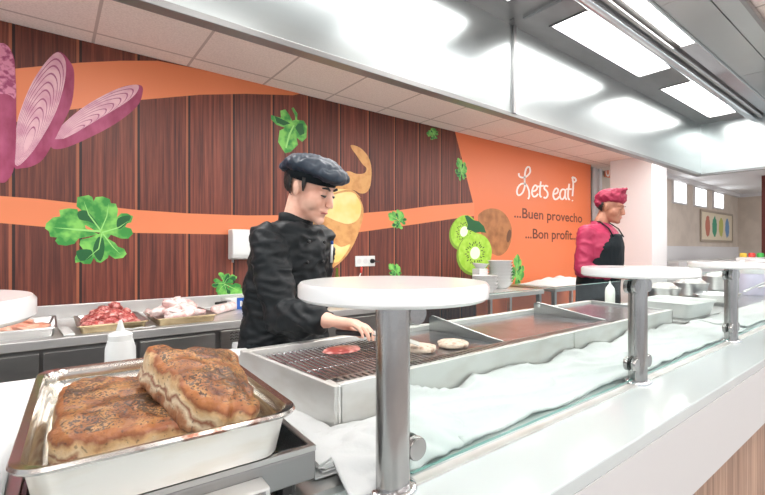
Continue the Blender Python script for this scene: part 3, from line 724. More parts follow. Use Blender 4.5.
# ------------------------------------------------------------------ organic bodies
def lp(a, b, t): return a + (b - a) * t
class Body:
    def __init__(s): s.bm = bmesh.new()
    def cap(s, p0, r0, p1, r1, n=16):
        p0, p1 = Vector(p0), Vector(p1); d = p1 - p0; L = d.length; t = d.normalized()
        up = Vector((0, 0, 1)) if abs(t.z) < .9 else Vector((1, 0, 0)); a = t.cross(up).normalized(); b = t.cross(a)
        rs = []
        for k in range(1, 5):
            th = PI / 2 * k / 4; rs.append((p0 - t * r0 * math.cos(th), r0 * math.sin(th)))
        for k in range(1, 6): rs.append((p0 + d * k / 6, lp(r0, r1, k / 6)))
        for k in range(0, 4):
            th = PI / 2 * k / 4; rs.append((p1 + t * r1 * math.sin(th), r1 * math.cos(th)))
        rings(s.bm, [[tuple(c + (a * math.cos(2 * PI * k / n) + b * math.sin(2 * PI * k / n)) * r) for k in range(n)] for c, r in rs])
    def chain(s, pts):
        for (p, r), (q, r2) in zip(pts, pts[1:]): s.cap(p, r, q, r2)
    def ell(s, c, r, mtx=None):
        m = Matrix.Translation(Vector(c)) @ (mtx.to_4x4() if mtx else Matrix()) @ Matrix.Diagonal((*r, 1))
        bmesh.ops.create_icosphere(s.bm, subdivisions=3, radius=1, matrix=m)
    def loft(s, secs, n=28):
        """secs: (center, axis_a * ra, axis_b * rb)"""
        rs = []
        for c, a, b in secs:
            rs.append([tuple(Vector(c) + Vector(a) * math.cos(2 * PI * k / n) + Vector(b) * math.sin(2 * PI * k / n)) for k in range(n)])
        rings(s.bm, rs)
    def build(s, name, m, parent, voxel=.006, smooth_it=4, wrinkle=None, cut=None):
        bmesh.ops.recalc_face_normals(s.bm, faces=s.bm.faces[:])
        me = bpy.data.meshes.new('tmp'); s.bm.to_mesh(me); s.bm.free()
        o = bpy.data.objects.new('tmp', me); COL.objects.link(o)
        md = o.modifiers.new('r', 'REMESH'); md.mode = 'VOXEL'; md.voxel_size = voxel
        bpy.context.view_layer.update()
        me2 = bpy.data.meshes.new_from_object(o.evaluated_get(bpy.context.evaluated_depsgraph_get()))
        bpy.data.objects.remove(o)
        bm = bmesh.new(); bm.from_mesh(me2)
        for _ in range(smooth_it): bmesh.ops.smooth_vert(bm, verts=bm.verts[:], factor=.5, use_axis_x=True, use_axis_y=True, use_axis_z=True)
        bm.normal_update()
        if wrinkle:
            new = [v.co + v.normal * wrinkle(v.co, v.normal) for v in bm.verts]
            for v, c in zip(bm.verts, new): v.co = c
        if cut:
            dele = [v for v in bm.verts if cut(v.co)]
            bmesh.ops.delete(bm, geom=dele, context='VERTS')
        return link(name, bm, m, parent, smooth=True, recalc=False)
def frame(fwd, pitch=0, roll=0):
    f = Vector((fwd[0], fwd[1], 0)).normalized(); l = Vector((-f.y, f.x, 0))
    m = Matrix(((f.x, l.x, 0), (f.y, l.y, 0), (0, 0, 1)))
    return m @ Matrix.Rotation(pitch, 3, 'Y') @ Matrix.Rotation(roll, 3, 'X')
def folds(amp, sx, seed):
    def f(co, n):
        p = Vector((co.x * sx[0], co.y * sx[1], co.z * sx[2])) + Vector((seed, seed * 2, 0))
        a = mnoise.noise(p); b = mnoise.noise(p * 2.1 + Vector((3, 1, 7)))
        return amp * ((1 - abs(a) * 3.0) * .5 + .35 * (1 - abs(b) * 3.0))
    return f
def head(B, H, F, skull=1.0):
    g = lambda x, y, z: H + F @ Vector((x, y, z))
    B.ell(g(-.018, 0, .030), (.092, .074, .088), F)
    B.ell(g(.020, 0, -.030), (.066, .060, .080), F)
    B.ell(g(.046, 0, -.075), (.040, .042, .036), F)
    B.ell(g(.072, 0, -.094), (.021, .024, .018), F)
    B.ell(g(.066, 0, .030), (.020, .050, .014), F)          # brow
    for s in (-1, 1):
        B.ell(g(.046, s * .038, -.026), (.036, .028, .038), F)  # cheek
        B.ell(g(-.010, s * .074, -.004), (.013, .008, .028), F)
        B.ell(g(-.012, s * .080, .006), (.013, .006, .020), F)
        B.ell(g(.100, s * .011, -.030), (.009, .008, .008), F)  # nostril
        B.ell(g(.070, s * .031, .006), (.012, .016, .010), F)   # eyelid
    B.cap(g(.080, 0, .020), .009, g(.101, 0, -.024), .0118)     # nose
    B.ell(g(.082, 0, -.053), (.011, .024, .008), F)
    B.ell(g(.081, 0, -.067), (.010, .020, .008), F)
    B.ell(g(.055, 0, -.050), (.032, .036, .040), F)
def face_parts(par, H, F, k=1.0):
    g = lambda x, y, z: H + F @ Vector((x, y, z))
    for s in (-1, 1):
        bm = bmesh.new(); tube(bm, [g(.088, s * .013, .027), g(.088, s * .028, .034), g(.076, s * .047, .030)], [.0035 * k, .0052 * k, .0025 * k], 8); link('eyebrow', bm, 'hair', par, smooth=True)
        bm = bmesh.new(); tube(bm, [g(.0825, s * .017, .005), g(.0855, s * .029, .002), g(.078, s * .044, .004)], [.0018 * k, .0046 * k, .0016 * k], 10); link('eye', bm, 'eye_dark', par, smooth=True)
    bm = bmesh.new()
    tube(bm, [g(.086, -.022, -.061), g(.0925, -.008, -.059), g(.093, 0, -.0605), g(.0925, .008, -.059), g(.086, .022, -.061)], [.0015, .0032, .0032, .0032, .0015], 8)
    link('mouth', bm, 'lips', par, smooth=True)
def hand(B, W, fx, up, side, curl=.6, s=1.0):
    """W wrist, fx along hand, up = back of hand, side = -1/1 thumb side"""
    fx = Vector(fx).normalized(); up = (Vector(up) - fx * Vector(up).dot(fx)).normalized(); sd = fx.cross(up) * side
    P = lambda a, b, c: W + (fx * a + sd * b + up * c) * s
    for k, (b, L, r) in enumerate(((.030, .070, .0088), (.010, .078, .0092), (-.010, .073, .0088), (-.029, .058, .0078))):
        B.cap(P(.0, b * .45, 0), .017 * s, P(.082, b, .002), .0115 * s)
        p = P(.084, b, .002); ang = curl * .55 + k * .05
        seg = [L * .45, L * .32, L * .23]
        for i, l in enumerate(seg):
            q = p + (fx * math.cos(ang) - up * math.sin(ang)) * l * s + sd * (b * .05)
            B.cap(p, (r - i * .0008) * s, q, (r - (i + 1) * .0008) * s, 12); p = q; ang += curl
    t0, t1, t2, t3 = P(.015, .020, -.004), P(.045, .046, -.016), P(.075, .050, -.030), P(.098, .042, -.038)
    B.cap(t0, .016 * s, t1, .0125 * s); B.cap(t1, .0115 * s, t2, .0098 * s); B.cap(t2, .0096 * s, t3, .0082 * s)
def blob_cap(name, par, H, F, m, spec, seed, extra=None, vox=.006):
    B = Body()
    g = lambda x, y, z: H + F @ Vector((x, y, z))
    for c, r, p in spec: B.ell(g(*c), r, F @ Matrix.Rotation(p, 3, 'Y'))
    if extra: extra(B, g)
    return B.build(name, m, par, vox, 4, folds(.0075, (20, 20, 26), seed))

def up3(v, r): return Vector((v[0] * r, v[1] * r, 0))

# ---------------- the chef at the grill
chef = thing('person', 'person in a black chef jacket and black beret cap cooking at the grill', 'person', (0, 0, 0))
f = Vector((.36, -.93)).normalized(); s_ = Vector((f.y, -f.x))          # facing, right-hand side
Nk = Vector((.737, 1.50, 1.405)); Hd = Vector((.776, 1.440, 1.527))
FH = frame((.46, -.89), math.radians(24), math.radians(4))
RS = Vector((.610, 1.462, 1.335)); LS = Vector((.866, 1.552, 1.340))
RE = Vector((.622, 1.362, 1.075)); RW = Vector((.672, 1.140, 1.085))
LE = Vector((.885, 1.62, 1.09)); LW = Vector((.865, 1.56, .88))
def torso(B, gro, secs):
    B.loft([(Vector(c), up3(s_, a + gro), up3(f, b + gro)) for c, a, b in secs])
base = [((.735, 1.61, .80), .165, .125), ((.737, 1.605, .95), .160, .120), ((.738, 1.59, 1.08), .150, .115), ((.740, 1.565, 1.22), .160, .118), ((.740, 1.535, 1.32), .158, .105), ((.739, 1.515, 1.375), .120, .075), ((.738, 1.505, 1.405), .065, .058)]
B = Body(); torso(B, -.008, base)
head(B, Hd, FH)
B.cap(Nk + Vector((0, .0, -.03)), .056, Hd + FH @ Vector((-.028, 0, -.045)), .052)
B.chain([(RS, .050), (RE, .040)]); B.chain([(RE, .039), (lp(RE, RW, .4), .036), (RW, .024)])
B.chain([(LS, .050), (LE, .040)]); B.chain([(LE, .039), (LW, .026)])
hdir = Vector((.27, -.94, -.42))
hand(B, RW, (on_z(368, 338, 1.045) - RW).normalized() if False else Vector((.60, -.78, -.08)), (.1, .1, 1), -1, .42)
hand(B, LW, (0, -.2, -1), (.9, .3, 0), -1, .3)
for sgn, hx in ((1, .085), (-1, .085)):
    hip = Vector((.735, 1.61, .84)) + up3(s_, sgn * hx); kn = hip + Vector((0, .0, -.40)); an = kn + Vector((0, .02, -.36))
    B.chain([(hip, .080), (kn, .052), (an, .038)]); B.cap(an + Vector((0, 0, -.03)), .034, an + up3(f, .16) + Vector((0, 0, -.045)), .028)
chef_body = B.build('body', 'skin', chef, .0042, 3)
face_parts(chef, Hd, FH)
# hair
B = Body(); B.ell(Hd + FH @ Vector((-.028, 0, .024)), (.092, .0795, .094), FH); B.cap(Hd + FH @ Vector((.018, -.070, .02)), .010, Hd + FH @ Vector((.024, -.066, -.012)), .005); B.cap(Hd + FH @ Vector((.018, .070, .02)), .010, Hd + FH @ Vector((.024, .066, -.012)), .005)
FHi = FH.inverted()
def hcut(l): return (l.x > .022 and l.z < .06) or (-.034 < l.x < .012 and l.z < .035) or (l.x >= .010 and l.z < .06) or l.z < -.052 - l.x * .3
B.build('hair', 'hair', chef, .005, 2, folds(.003, (60, 60, 30), 2), cut=lambda c: hcut(FHi @ (c - Hd)))
for sg in (-1, 1):
    bm = bmesh.new(); tube(bm, [Hd + FH @ Vector((.010, sg * .0735, .045)), Hd + FH @ Vector((.014, sg * .0725, .018)), Hd + FH @ Vector((.017, sg * .0705, -.004))], [.010, .008, .003], 10); link('sideburn', bm, 'hair', chef, smooth=True)
# jacket: torso, sleeves, collar
B = Body(); torso(B, .016, [((.735, 1.61, .86), .168, .128)] + base[1:6] + [((.738, 1.508, 1.395), .088, .066)])
B.chain([(RS + Vector((0, 0, -.004)), .064), (lp(RS, RE, .5), .060), (RE, .055)])
B.cap(lp(Nk, RS, .25) + Vector((0, .01, -.035)), .050, RS + Vector((.02, .01, -.002)), .060); B.cap(lp(Nk, LS, .25) + Vector((0, .01, -.035)), .050, LS, .058)
B.chain([(RE, .058), (lp(RE, RW, .45), .054), (lp(RE, RW, .78), .046)])
B.chain([(LS, .068), (LE, .056)]); B.chain([(LE, .056), (lp(LE, LW, .8), .044)])
B.cap(lp(RE, RW, .55) + Vector((0, 0, -.03)), .030, lp(RE, RW, .25) + Vector((0, 0, -.055)), .020)
B.build('jacket', 'jacket', chef, .007, 3, folds(.015, (8, 8, 17), 5), cut=lambda c: False)
bm = bmesh.new(); rs = []
for z, a, b, dy in ((1.385, .073, .070, .006), (1.42, .066, .064, 0), (1.440, .067, .064, -.004), (1.438, .062, .059, -.004), (1.40, .058, .056, 0)):
    cc = Vector((.742, 1.500 + dy, z))
    rs.append([tuple(cc + up3(s_, a * math.cos(t)) + up3(f, b * math.sin(t)) + Vector((0, 0, -.030 * max(0, math.sin(t)) ** 2))) for t in (2 * PI * k / 32 for k in range(32))])
rings(bm, rs, False, False); link('collar', bm, 'jacket', chef, smooth=True)
# apron
B = Body(); torso(B, .030, [((.735, 1.60, .30), .185, .135), ((.735, 1.60, .60), .175, .130), ((.735, 1.605, .82), .165, .125), ((.737, 1.605, .955), .152, .115)])
B.build('apron', 'apron', chef, .009, 2, folds(.008, (14, 14, 3), 8))
for kk in range(4):
    for off in (.045, -.045):
        bm = bmesh.new(); z = 1.33 - kk * .075
        c_ = Vector((.740, 1.535 + kk * .014, z)) + up3(f, .128) + up3(s_, off)
        lathe(bm, (c_.x, c_.y, c_.z), [(.002, -.006), (.0065, -.004), (.0065, .004), (.002, .006)], 10, 'y'); link('button', bm, 'black', chef, smooth=True)
# beret cap
def ex(B, g): pass
blob_cap('beret_cap', chef, Hd, FH, 'cap', [((-.020, 0, .082), (.116, .102, .042), -.14), ((-.094, 0, .052), (.058, .078, .024), -.38), ((.062, 0, .080), (.064, .084, .030), .0), ((-.01, -.05, .084), (.08, .055, .034), 0)], 4)
bm = bmesh.new(); rs = []
for z, k in ((.040, 1.0), (.040, 1.05), (.088, 1.08), (.088, 1.0)):
    rs.append([tuple(Hd + FH @ Vector((-.016 + .096 * k * math.cos(t), .079 * k * math.sin(t), z - .012 + .010 * math.cos(t)))) for t in (2 * PI * q / 40 for q in range(40))])
rings(bm, rs, False, False); link('cap_band', bm, 'apron', chef, smooth=True)
# spatula held by the chef
t = thing('spatula', 'steel spatula held by the chef over the nearer patty', 'spatula')
h0 = RW + Vector((.60, -.78, -.08)).normalized() * .105 + Vector((-.02, .02, -.026)); h1 = Vector((.815, .985, 1.042))
bm = bmesh.new(); tube(bm, [lp(h0, h1, -.35), lp(h0, h1, .45)], .008, 10); link('handle', bm, 'black', t, smooth=True)
bm = bmesh.new(); tube(bm, [lp(h0, h1, .4), h1], .004, 8); link('shaft', bm, 'steel', t, smooth=True)
bm = bmesh.new()
d = (h1 - h0); d.z = 0; d.normalize(); n_ = Vector((-d.y, d.x, 0)); ps = []
for a, b, z in ((0, .018, 1.043), (.068, .026, 1.020), (.068, -.026, 1.020), (0, -.018, 1.043)): q = h1 + d * a + n_ * b; ps.append((q.x, q.y, z))
rings(bm, [ps, [(a, b, c + .002) for a, b, c in ps]]); link('blade', bm, 'steel_white', t)
# pen in chest pocket
pp = on_y(329, 250, 1.50)
bm = bmesh.new(); tube(bm, [(pp.x - .012, 1.462, pp.z - .05), (pp.x - .010, 1.46, pp.z + .022)], .005, 10)
o = link('pen', bm, 'plastic_white', smooth=True); tag(o, 'small white pen clipped to the chef\'s black jacket', 'pen')
bm = bmesh.new(); tube(bm, [(pp.x - .010, 1.46, pp.z + .022), (pp.x - .010, 1.46, pp.z + .036)], .0052, 10); link('pen_cap', bm, 'blue', o, smooth=True)

# ---------------- the second cook
cook = thing('person', 'person in a crimson shirt, crimson cap and black apron looking down', 'person', (0, 0, 0))
f = Vector((.02, -1.0)).normalized(); s_ = Vector((f.y, -f.x))
H2 = on_y(611.5, 208, 1.58); F2 = frame((.06, -1.0), math.radians(16), 0)
ox = H2.x - .03; oz = H2.z - 1.530
def T(x, y, z): return Vector((ox + x, 1.62 + y, oz + z))
base2 = [(T(-.02, .05, .80), .165, .125), (T(-.02, .04, .95), .160, .125), (T(-.02, .02, 1.08), .158, .128), (T(-.02, .015, 1.22), .172, .122), (T(-.01, .025, 1.32), .165, .105), (T(0, .035, 1.375), .120, .075), (T(0, .04, 1.405), .065, .058)]
RS = T(-.170, .055, 1.325); RE = T(-.235, .06, 1.05); RW = T(-.05, -.16, 1.00)
LS = T(.165, .055, 1.325); LE = T(.22, .05, 1.05); LW = T(.08, -.18, 1.0)
B = Body(); torso(B, -.006, base2); head(B, H2, F2)
B.cap(T(0, .045, 1.38), .056, H2 + F2 @ Vector((-.03, 0, -.045)), .052)
for S_, E_, W_ in ((RS, RE, RW), (LS, LE, LW)): B.chain([(S_, .050), (E_, .040)]); B.chain([(E_, .040), (W_, .026)])
hand(B, RW, Vector((.5, -.8, -.2)), (0, 0, 1), -1, .4); hand(B, LW, Vector((-.4, -.8, -.2)), (0, 0, 1), 1, .4)
for sgn in (1, -1):
    hip = T(-.02, .05, .84) + up3(s_, sgn * .085); kn = hip + Vector((0, 0, -.44)); an = Vector((kn.x, kn.y + .02, .085))
    B.chain([(hip, .080), (kn, .052), (an, .038)]); B.cap(an + Vector((0, 0, -.03)), .034, an + up3(f, .16) + Vector((0, 0, -.045)), .028)
B.build('body', 'skin_dark', cook, .0055, 3); face_parts(cook, H2, F2, .4)
B = Body(); B.ell(H2 + F2 @ Vector((-.028, 0, .018)), (.090, .078, .088), F2); F2i = F2.inverted()
hc2 = lambda l: hcut(l) or (l.x > -.02 and l.z < .10)
B.build('hair', 'hair', cook, .006, 2, cut=lambda c: hc2(F2i @ (c - H2)))
B = Body(); torso(B, .014, [(T(-.02, .05, .86), .168, .128)] + base2[1:6] + [(T(0, .046, 1.40), .085, .066)])
for S_, E_, W_ in ((RS, RE, RW), (LS, LE, LW)): B.chain([(S_, .070), (E_, .060)]); B.chain([(E_, .060), (lp(E_, W_, .6), .048)])
B.build('shirt', 'magenta', cook, .008, 3, folds(.009, (9, 9, 14), 11))
bm = bmesh.new(); rs = []
for z, a in ((1.385, .074), (1.428, .066), (1.426, .060), (1.40, .056)):
    cc = T(.0, .035, z); rs.append([tuple(cc + up3(s_, a * math.cos(t)) + up3(f, a * math.sin(t)) + Vector((0, 0, -.02 * max(0, math.sin(t))))) for t in (2 * PI * k / 32 for k in range(32))])
rings(bm, rs, False, False); link('collar', bm, 'magenta', cook, smooth=True)
B = Body(); torso(B, .026, [(T(-.02, .05, .35), .185, .13), (T(-.02, .045, .65), .175, .128), (T(-.02, .04, .95), .162, .125), (T(-.02, .02, 1.08), .160, .128), (T(-.02, .010, 1.22), .150, .126), (T(-.01, .015, 1.32), .100, .112)])
B.build('apron', 'apron', cook, .009, 2, folds(.006, (12, 12, 5), 21), cut=lambda c: c.z > oz + 1.0 and (c.y > 1.62 + .060 - (c.z - oz - 1.0) * .34))
bm = bmesh.new()
for sg in (-1, 1): tube(bm, [T(sg * .085, -.108, 1.30), T(sg * .084, -.070, 1.365), T(sg * .072, .0, 1.420), T(sg * .03, .09, 1.43)], .0085, 8, flat=.5)
link('apron_strap', bm, 'apron', cook, smooth=True)
def ex2(B, g):
    B.cap(g(.03, 0, .115), .030, g(.070, -.01, .165), .008)
    B.cap(g(.01, -.03, .125), .034, g(.060, -.03, .158), .012)
blob_cap('cook_cap', cook, H2, F2, 'magenta_cap', [((-.040, 0, .080), (.106, .098, .066), -.30), ((.020, 0, .092), (.062, .082, .050), .0), ((-.080, 0, .028), (.054, .080, .050), .2), ((-.02, 0, .070), (.106, .092, .045), -.05)], 14, ex2)

# ------------------------------------------------------------------ roast tray on the scale
TR = -math.radians(2.5)
def pan(name, w, d, h, r, rim, mats, parent=None, taper=.012, step=True):
    """open gastronorm pan, base at z=0, centred; mats [inside, outside, rim]"""
    bm = bmesh.new()
    bw, bd = w - 2 * rim, d - 2 * rim
    secs = [(bw - 2 * taper, bd - 2 * taper, r, 0, 1), (bw - .004, bd - .004, r, h - .012, 1), (bw, bd, r, h - .004, 1), (w - .004, d - .004, r + rim * .3, h - .006, 2), (w, d, r + rim * .3, h - .002, 2), (w - .004, d - .004, r + rim * .3, h + .002, 2),
            (bw, bd, r, h, 0), (bw - .006, bd - .006, r, h - .006, 0)]
    if step: secs += [(bw - .008, bd - .008, r, h - .020, 0), (bw - .022, bd - .022, r, h - .026, 0)]
    secs += [(bw - 2 * taper - .016, bd - 2 * taper - .016, r, .012, 0), (bw - 2 * taper - .05, bd - 2 * taper - .05, r, .004, 0)]
    vs = [[bm.verts.new(p) for p in rrect(0, 0, a, b, rr, z)] for a, b, rr, z, _ in secs]
    n = len(vs[0])
    for i in range(len(vs) - 1):
        for k in range(n):
            j = (k + 1) % n; bm.faces.new((vs[i][k], vs[i][j], vs[i + 1][j], vs[i + 1][k])).material_index = secs[i + 1][4]
    bm.faces.new(list(reversed(vs[0]))).material_index = 1; bm.faces.new(vs[-1]).material_index = 0
    return link(name, bm, mats, parent, smooth=True, auto=35)
tray = pan('roasting_pan', .345, .495, .068, .035, .012, ['pan_in', 'pan_side', 'rust'])
M['rim'] = mat('scorched_rim_steel', (.60, .58, .55, 1), .25, 1, noise=((.20, .09, .06, 1), 16, 4, .52, .60))
tray.data.materials[2] = M['rim']
TC = Vector((.142, .842, .990)); tray.location = TC; tray.rotation_euler = (0, 0, TR)
tag(tray, 'deep steel pan with scorched rim holding two roasted meat slabs', 'pan')

def slab(name, quad, th, bulge, seed, label, n=44, edge=.012):
    """quad: top corners FL, FR, BR, BL (world)"""
    q = [Vector(p) for p in quad]; c0 = sum(q, Vector()) / 4
    nrm = ((q[1] - q[0]).cross(q[3] - q[0])).normalized()
    bm = bmesh.new(); uvl = bm.loops.layers.uv.new('UVMap')
    cache = {}
    def V(a, b, c):
        key = (round(a, 4), round(b, 4), round(c, 4))
        if key in cache: return cache[key]
        p = Vector((a, b, c)); inf = max(abs(a), abs(b), abs(c)); n8 = (abs(a) ** 7 + abs(b) ** 7 + abs(c) ** 7) ** (1 / 7)
        p2 = p * (inf / n8)
        A, B_ = p2.x, p2.y
        A += .15 * mnoise.noise(Vector((b * 1.7, seed, 0))) * abs(A); B_ += .15 * mnoise.noise(Vector((a * 1.7, seed + 9, 0))) * abs(B_)
        u, v = (A + 1) / 2, (B_ + 1) / 2
        w_ = q[0] * (1 - u) * (1 - v) + q[1] * u * (1 - v) + q[2] * u * v + q[3] * (1 - u) * v
        pos = w_ + nrm * ((p2.z - 1) / 2 * th + bulge * (1 - A * A) * (1 - B_ * B_))
        k = mnoise.noise(pos * 28 + Vector((seed, 0, 0))) * .006 + mnoise.noise(pos * 75) * .0035 + mnoise.noise(pos * 180) * .0012
        out = Vector((p.x * .6, p.y * .6, p.z)).normalized()
        pos += (nrm * out.z + (q[1] - q[0]).normalized() * out.x + (q[3] - q[0]).normalized() * out.y) * k
        vv = bm.verts.new(pos - c0); cache[key] = vv; return vv
    G = [2 * i / n - 1 for i in range(n + 1)]; mC = 14; C = [2 * i / mC - 1 for i in range(mC + 1)]
    def quadf(vs, uvs, mi):
        try: fc = bm.faces.new(vs)
        except ValueError: return
        fc.material_index = mi
        for l, t_ in zip(fc.loops, uvs): l[uvl].uv = t_
    for i in range(n):
        for j in range(n):
            a, a2, b, b2 = G[i], G[i + 1], G[j], G[j + 1]
            quadf([V(a, b, 1), V(a2, b, 1), V(a2, b2, 1), V(a, b2, 1)], [(a, 1)] * 4, 0)
            quadf([V(a, b2, -1), V(a2, b2, -1), V(a2, b, -1), V(a, b, -1)], [(a, 0)] * 4, 1)
        for j in range(mC):
            a, a2, c, c2 = G[i], G[i + 1], C[j], C[j + 1]
            z, z2 = (c + 1) / 2, (c2 + 1) / 2
            for sgn in (-1, 1):
                quadf([V(a, sgn, c), V(a2, sgn, c), V(a2, sgn, c2), V(a, sgn, c2)][::-1 if sgn > 0 else 1], [(a, z), (a2, z), (a2, z2), (a, z2)][::-1 if sgn > 0 else 1], 1)
                quadf([V(sgn, a, c), V(sgn, a2, c), V(sgn, a2, c2), V(sgn, a, c2)][::-1 if sgn < 0 else 1], [(a, z), (a2, z), (a2, z2), (a, z2)][::-1 if sgn < 0 else 1], 1)
    o = link(name, bm, ['crust', 'layers'], smooth=True); o.location = c0
    tag(o, label, 'roast meat', 'roasted slabs in the foreground pan'); return o
slab('roast_meat_slab', [(-.004, .690, 1.060), (.185, .670, 1.050), (.235, .920, 1.052), (.020, .965, 1.074)], .062, .008, 2, 'peppered roasted meat slab lying flat in the left of the pan')
slab('roast_meat_slab', [(.168, .628, 1.090), (.250, .605, 1.064), (.300, .880, 1.100), (.122, .820, 1.146)], .066, .012, 6, 'roasted meat slab with fat layers propped on top at the pan\'s right')

# scale under the tray
scl = thing('weighing_scale', 'steel weighing scale with a black glossy top under the roast pan', 'scale', (.150, .842, SZ), TR)
bx('scale_body', (-.185, .196, -.225, .225, .035, .080), 'steel_dark', scl, .003)
bx('weighing_plate', (-.175, .186, -.215, .215, .080, .0885), 'black_gloss', scl, .002)
bm = bmesh.new()
for (x0, x1, y0, y1) in ((-.185, .196, -.225, -.216), (-.185, .196, .216, .225), (-.185, -.176, -.216, .216), (.187, .196, -.216, .216)): box(bm, x0, x1, y0, y1, .0802, .0885)
link('plate_border', bm, 'steel', scl)
bx('control_drawer', (-.16, .108, -.262, -.225, .030, .066), 'steel_white', scl, .003)
bx('drawer_recess', (-.15, .100, -.2634, -.262, .058, .0625), 'steel_dark', scl)
bm = bmesh.new(); lathe(bm, (.092, -.262, .055), [(.007, -.006), (.008, 0)], 16, 'y'); link('knob', bm, 'steel_dark', scl, smooth=True, auto=40)
for a in (-.15, .16):
    for b in (-.19, .19): bm = bmesh.new(); lathe(bm, (a, b, .012), [(.016, 0), (.016, .023)], 14); link('foot', bm, 'black', scl)
o = bx('steel_base_plate', (-.20, .245, -.255, .262, .0, .012), 'steel'); o.location = (.155, .870, SZ); o.rotation_euler = (0, 0, TR); tag(o, 'flat steel plate on the worktop under the weighing scale', 'plate')

# ------------------------------------------------------------------ cloths
def cloth(name, x0, x1, y0, y1, zf, label, nx=120, ny=50, th=.006, rot=0, org=(0, 0)):
    bm = bmesh.new(); top = []; bot = []
    for i in range(nx + 1):
        rt, rb = [], []
        for j in range(ny + 1):
            u, v = i / nx, j / ny
            x, y, z = zf(lp(x0, x1, u), lp(y0, y1, v), u, v)
            rt.append(bm.verts.new((x, y, z + th))); rb.append(bm.verts.new((x, y, z)))
        top.append(rt); bot.append(rb)
    for i in range(nx):
        for j in range(ny):
            bm.faces.new((top[i][j], top[i + 1][j], top[i + 1][j + 1], top[i][j + 1])); bm.faces.new((bot[i][j + 1], bot[i + 1][j + 1], bot[i + 1][j], bot[i][j]))
    for i in range(nx): bm.faces.new((bot[i][0], bot[i + 1][0], top[i + 1][0], top[i][0])); bm.faces.new((top[i][ny], top[i + 1][ny], bot[i + 1][ny], bot[i][ny]))
    for j in range(ny): bm.faces.new((top[0][j], top[0][j + 1], bot[0][j + 1], bot[0][j])); bm.faces.new((bot[nx][j], bot[nx][j + 1], top[nx][j + 1], top[nx][j]))
    return tag(link(name, bm, 'cloth', smooth=True), label, 'cloth')
def nz(x, y, s, o=0): return mnoise.noise(Vector((x * s, y * s, o)))
def zf1(x, y, u, v):
    yy = y + .010 * nz(x, 0, 6, 1) * (1 - v)
    z = SZ + .002 + .020 * (1 - abs(nz(x * .8 + y * 1.8, y * 2, 5, 2)) * 2) ** 3 * (.4 + .6 * v) + .030 * v ** 3 * (.3 + 1.6 * abs(nz(x, 0, 2.3, 4)) + .5 * abs(nz(x, 0, 9, 8))) + .007 * abs(nz(x * .6 + y * 2, y, 16)) + .003 * abs(nz(x, y, 40)); z = SZ + .002 + (z - SZ - .002) * (1 - .65 * max(0, min(1, (x - 2.1) * 2.2))); z = max(z, SZ + .002)
    return x, yy, z
cloth('white_cloth', .66, 2.75, .585, .806, zf1, 'long crumpled white cloth between the glass and the grill front', 220, 40)
def zf1b(x, y, u, v):
    x2 = x + .05 * v; z = SZ + .040 * math.sin(PI * min(1, v * 1.1)) ** .7 * (.55 + .45 * math.sin(PI * u) ) * (.9 + .3 * nz(x, y, 14)) + .014 * abs(nz(x + y, y, 17)) + .002
    return x2, y + .03 * (u - .5) * (1 - v) + .008 * nz(x, 0, 20, 3), z
cloth('white_cloth', .372, .70, .575, .812, zf1b, 'bunched white cloth left of the foreground post below the grill corner', 80, 60)
def zf2(x, y, u, v):
    z = SZ + .002 + .010 * abs(nz(x, y, 8, 2)) + .012 * abs(nz(x * 2 + y, y, 5, 7)); return x, y, z
cloth('white_cloth', .372, .488, .79, 1.30, zf2, 'white cloth spread beside the pan at the grill\'s left end', 60, 80)
def zf3(x, y, u, v):
    return x + .035 * max(0, min(1, (y - 1.12) * 8)) * u, y, SZ + .004 + .022 * abs(nz(x, y, 4, 5)) + .03 * (1 - u)
cloth('white_cloth', -.75, -.058, .62, 1.64, zf3, 'white cloth on the worktop at the left picture edge behind the pan', 60, 80)
bm = bmesh.new()
for k in range(6):
    rs = []
    for q in range(13):
        v = q / 12; x0_ = .352 + .004 * k + .012 * math.sin(v * 3 + k); x1_ = .425 - .006 * k + .010 * math.sin(v * 5 + k * 2)
        z = SZ + .014 + k * .0045 + .003 * math.sin(v * 7 + k)
        rs.append([(x0_, .640 + v * .20, z), (x1_, .630 + v * .20 + .004 * k, z + .002), (x1_, .630 + v * .20 + .004 * k, z + .0045), (x0_, .640 + v * .20, z + .0025)])
    rings(bm, rs)
tag(link('folded_napkins', bm, 'cloth'), 'folded white napkin stack between the scale and the bunched cloth', 'napkins')
def zf4(x, y, u, v): return x, y + .01 * nz(x, 0, 8), SZ + .003 + .016 * abs(nz(x, y, 7, 8))
cloth('white_cloth', 2.80, 4.6, .60, .82, zf4, 'white cloth on the worktop behind the glass at the right', 120, 30)

# ------------------------------------------------------------------ squeeze bottles
def squeeze(loc, label, m='plastic_white', s=1.0, nozzle=True):
    t = thing('squeeze_bottle', label, 'bottle', loc, 0, 'squeeze bottles')
    bm = bmesh.new(); lathe(bm, (0, 0, 0), [(.027, 0), (.032, .006), (.033, .10), (.032, .165), (.027, .184)], 28); link('bottle_body', bm, m, t, smooth=True, auto=50)
    bm = bmesh.new(); lathe(bm, (0, 0, 0), [(.026, .184), (.026, .198), (.018, .204), (.0095, .207), (.005, .226), (.003, .232)], 24); link('nozzle', bm, m, t, smooth=True, auto=50)
    return t
q = on_z(120.5, 405, SZ); 
p = Vector((ray(120.5, 320).x, ray(120.5, 320).y, 0)); p = p * (1.18 / p.y)
squeeze((p.x * 1.2 / 1.18, 1.20, SZ), 'white squeeze bottle with nozzle standing behind the roast pan', s=1.08)
bm = bmesh.new(); bx_ = bx('cutting_board', (2.15, 3.35, 1.262, 1.378, SZ, SZ + .022), 'plastic_white', bevel=.004); tag(bx_, 'white cutting board behind the grill in front of the crimson-shirted cook', 'cutting board')
p = on_z(610, 306, SZ + .024)
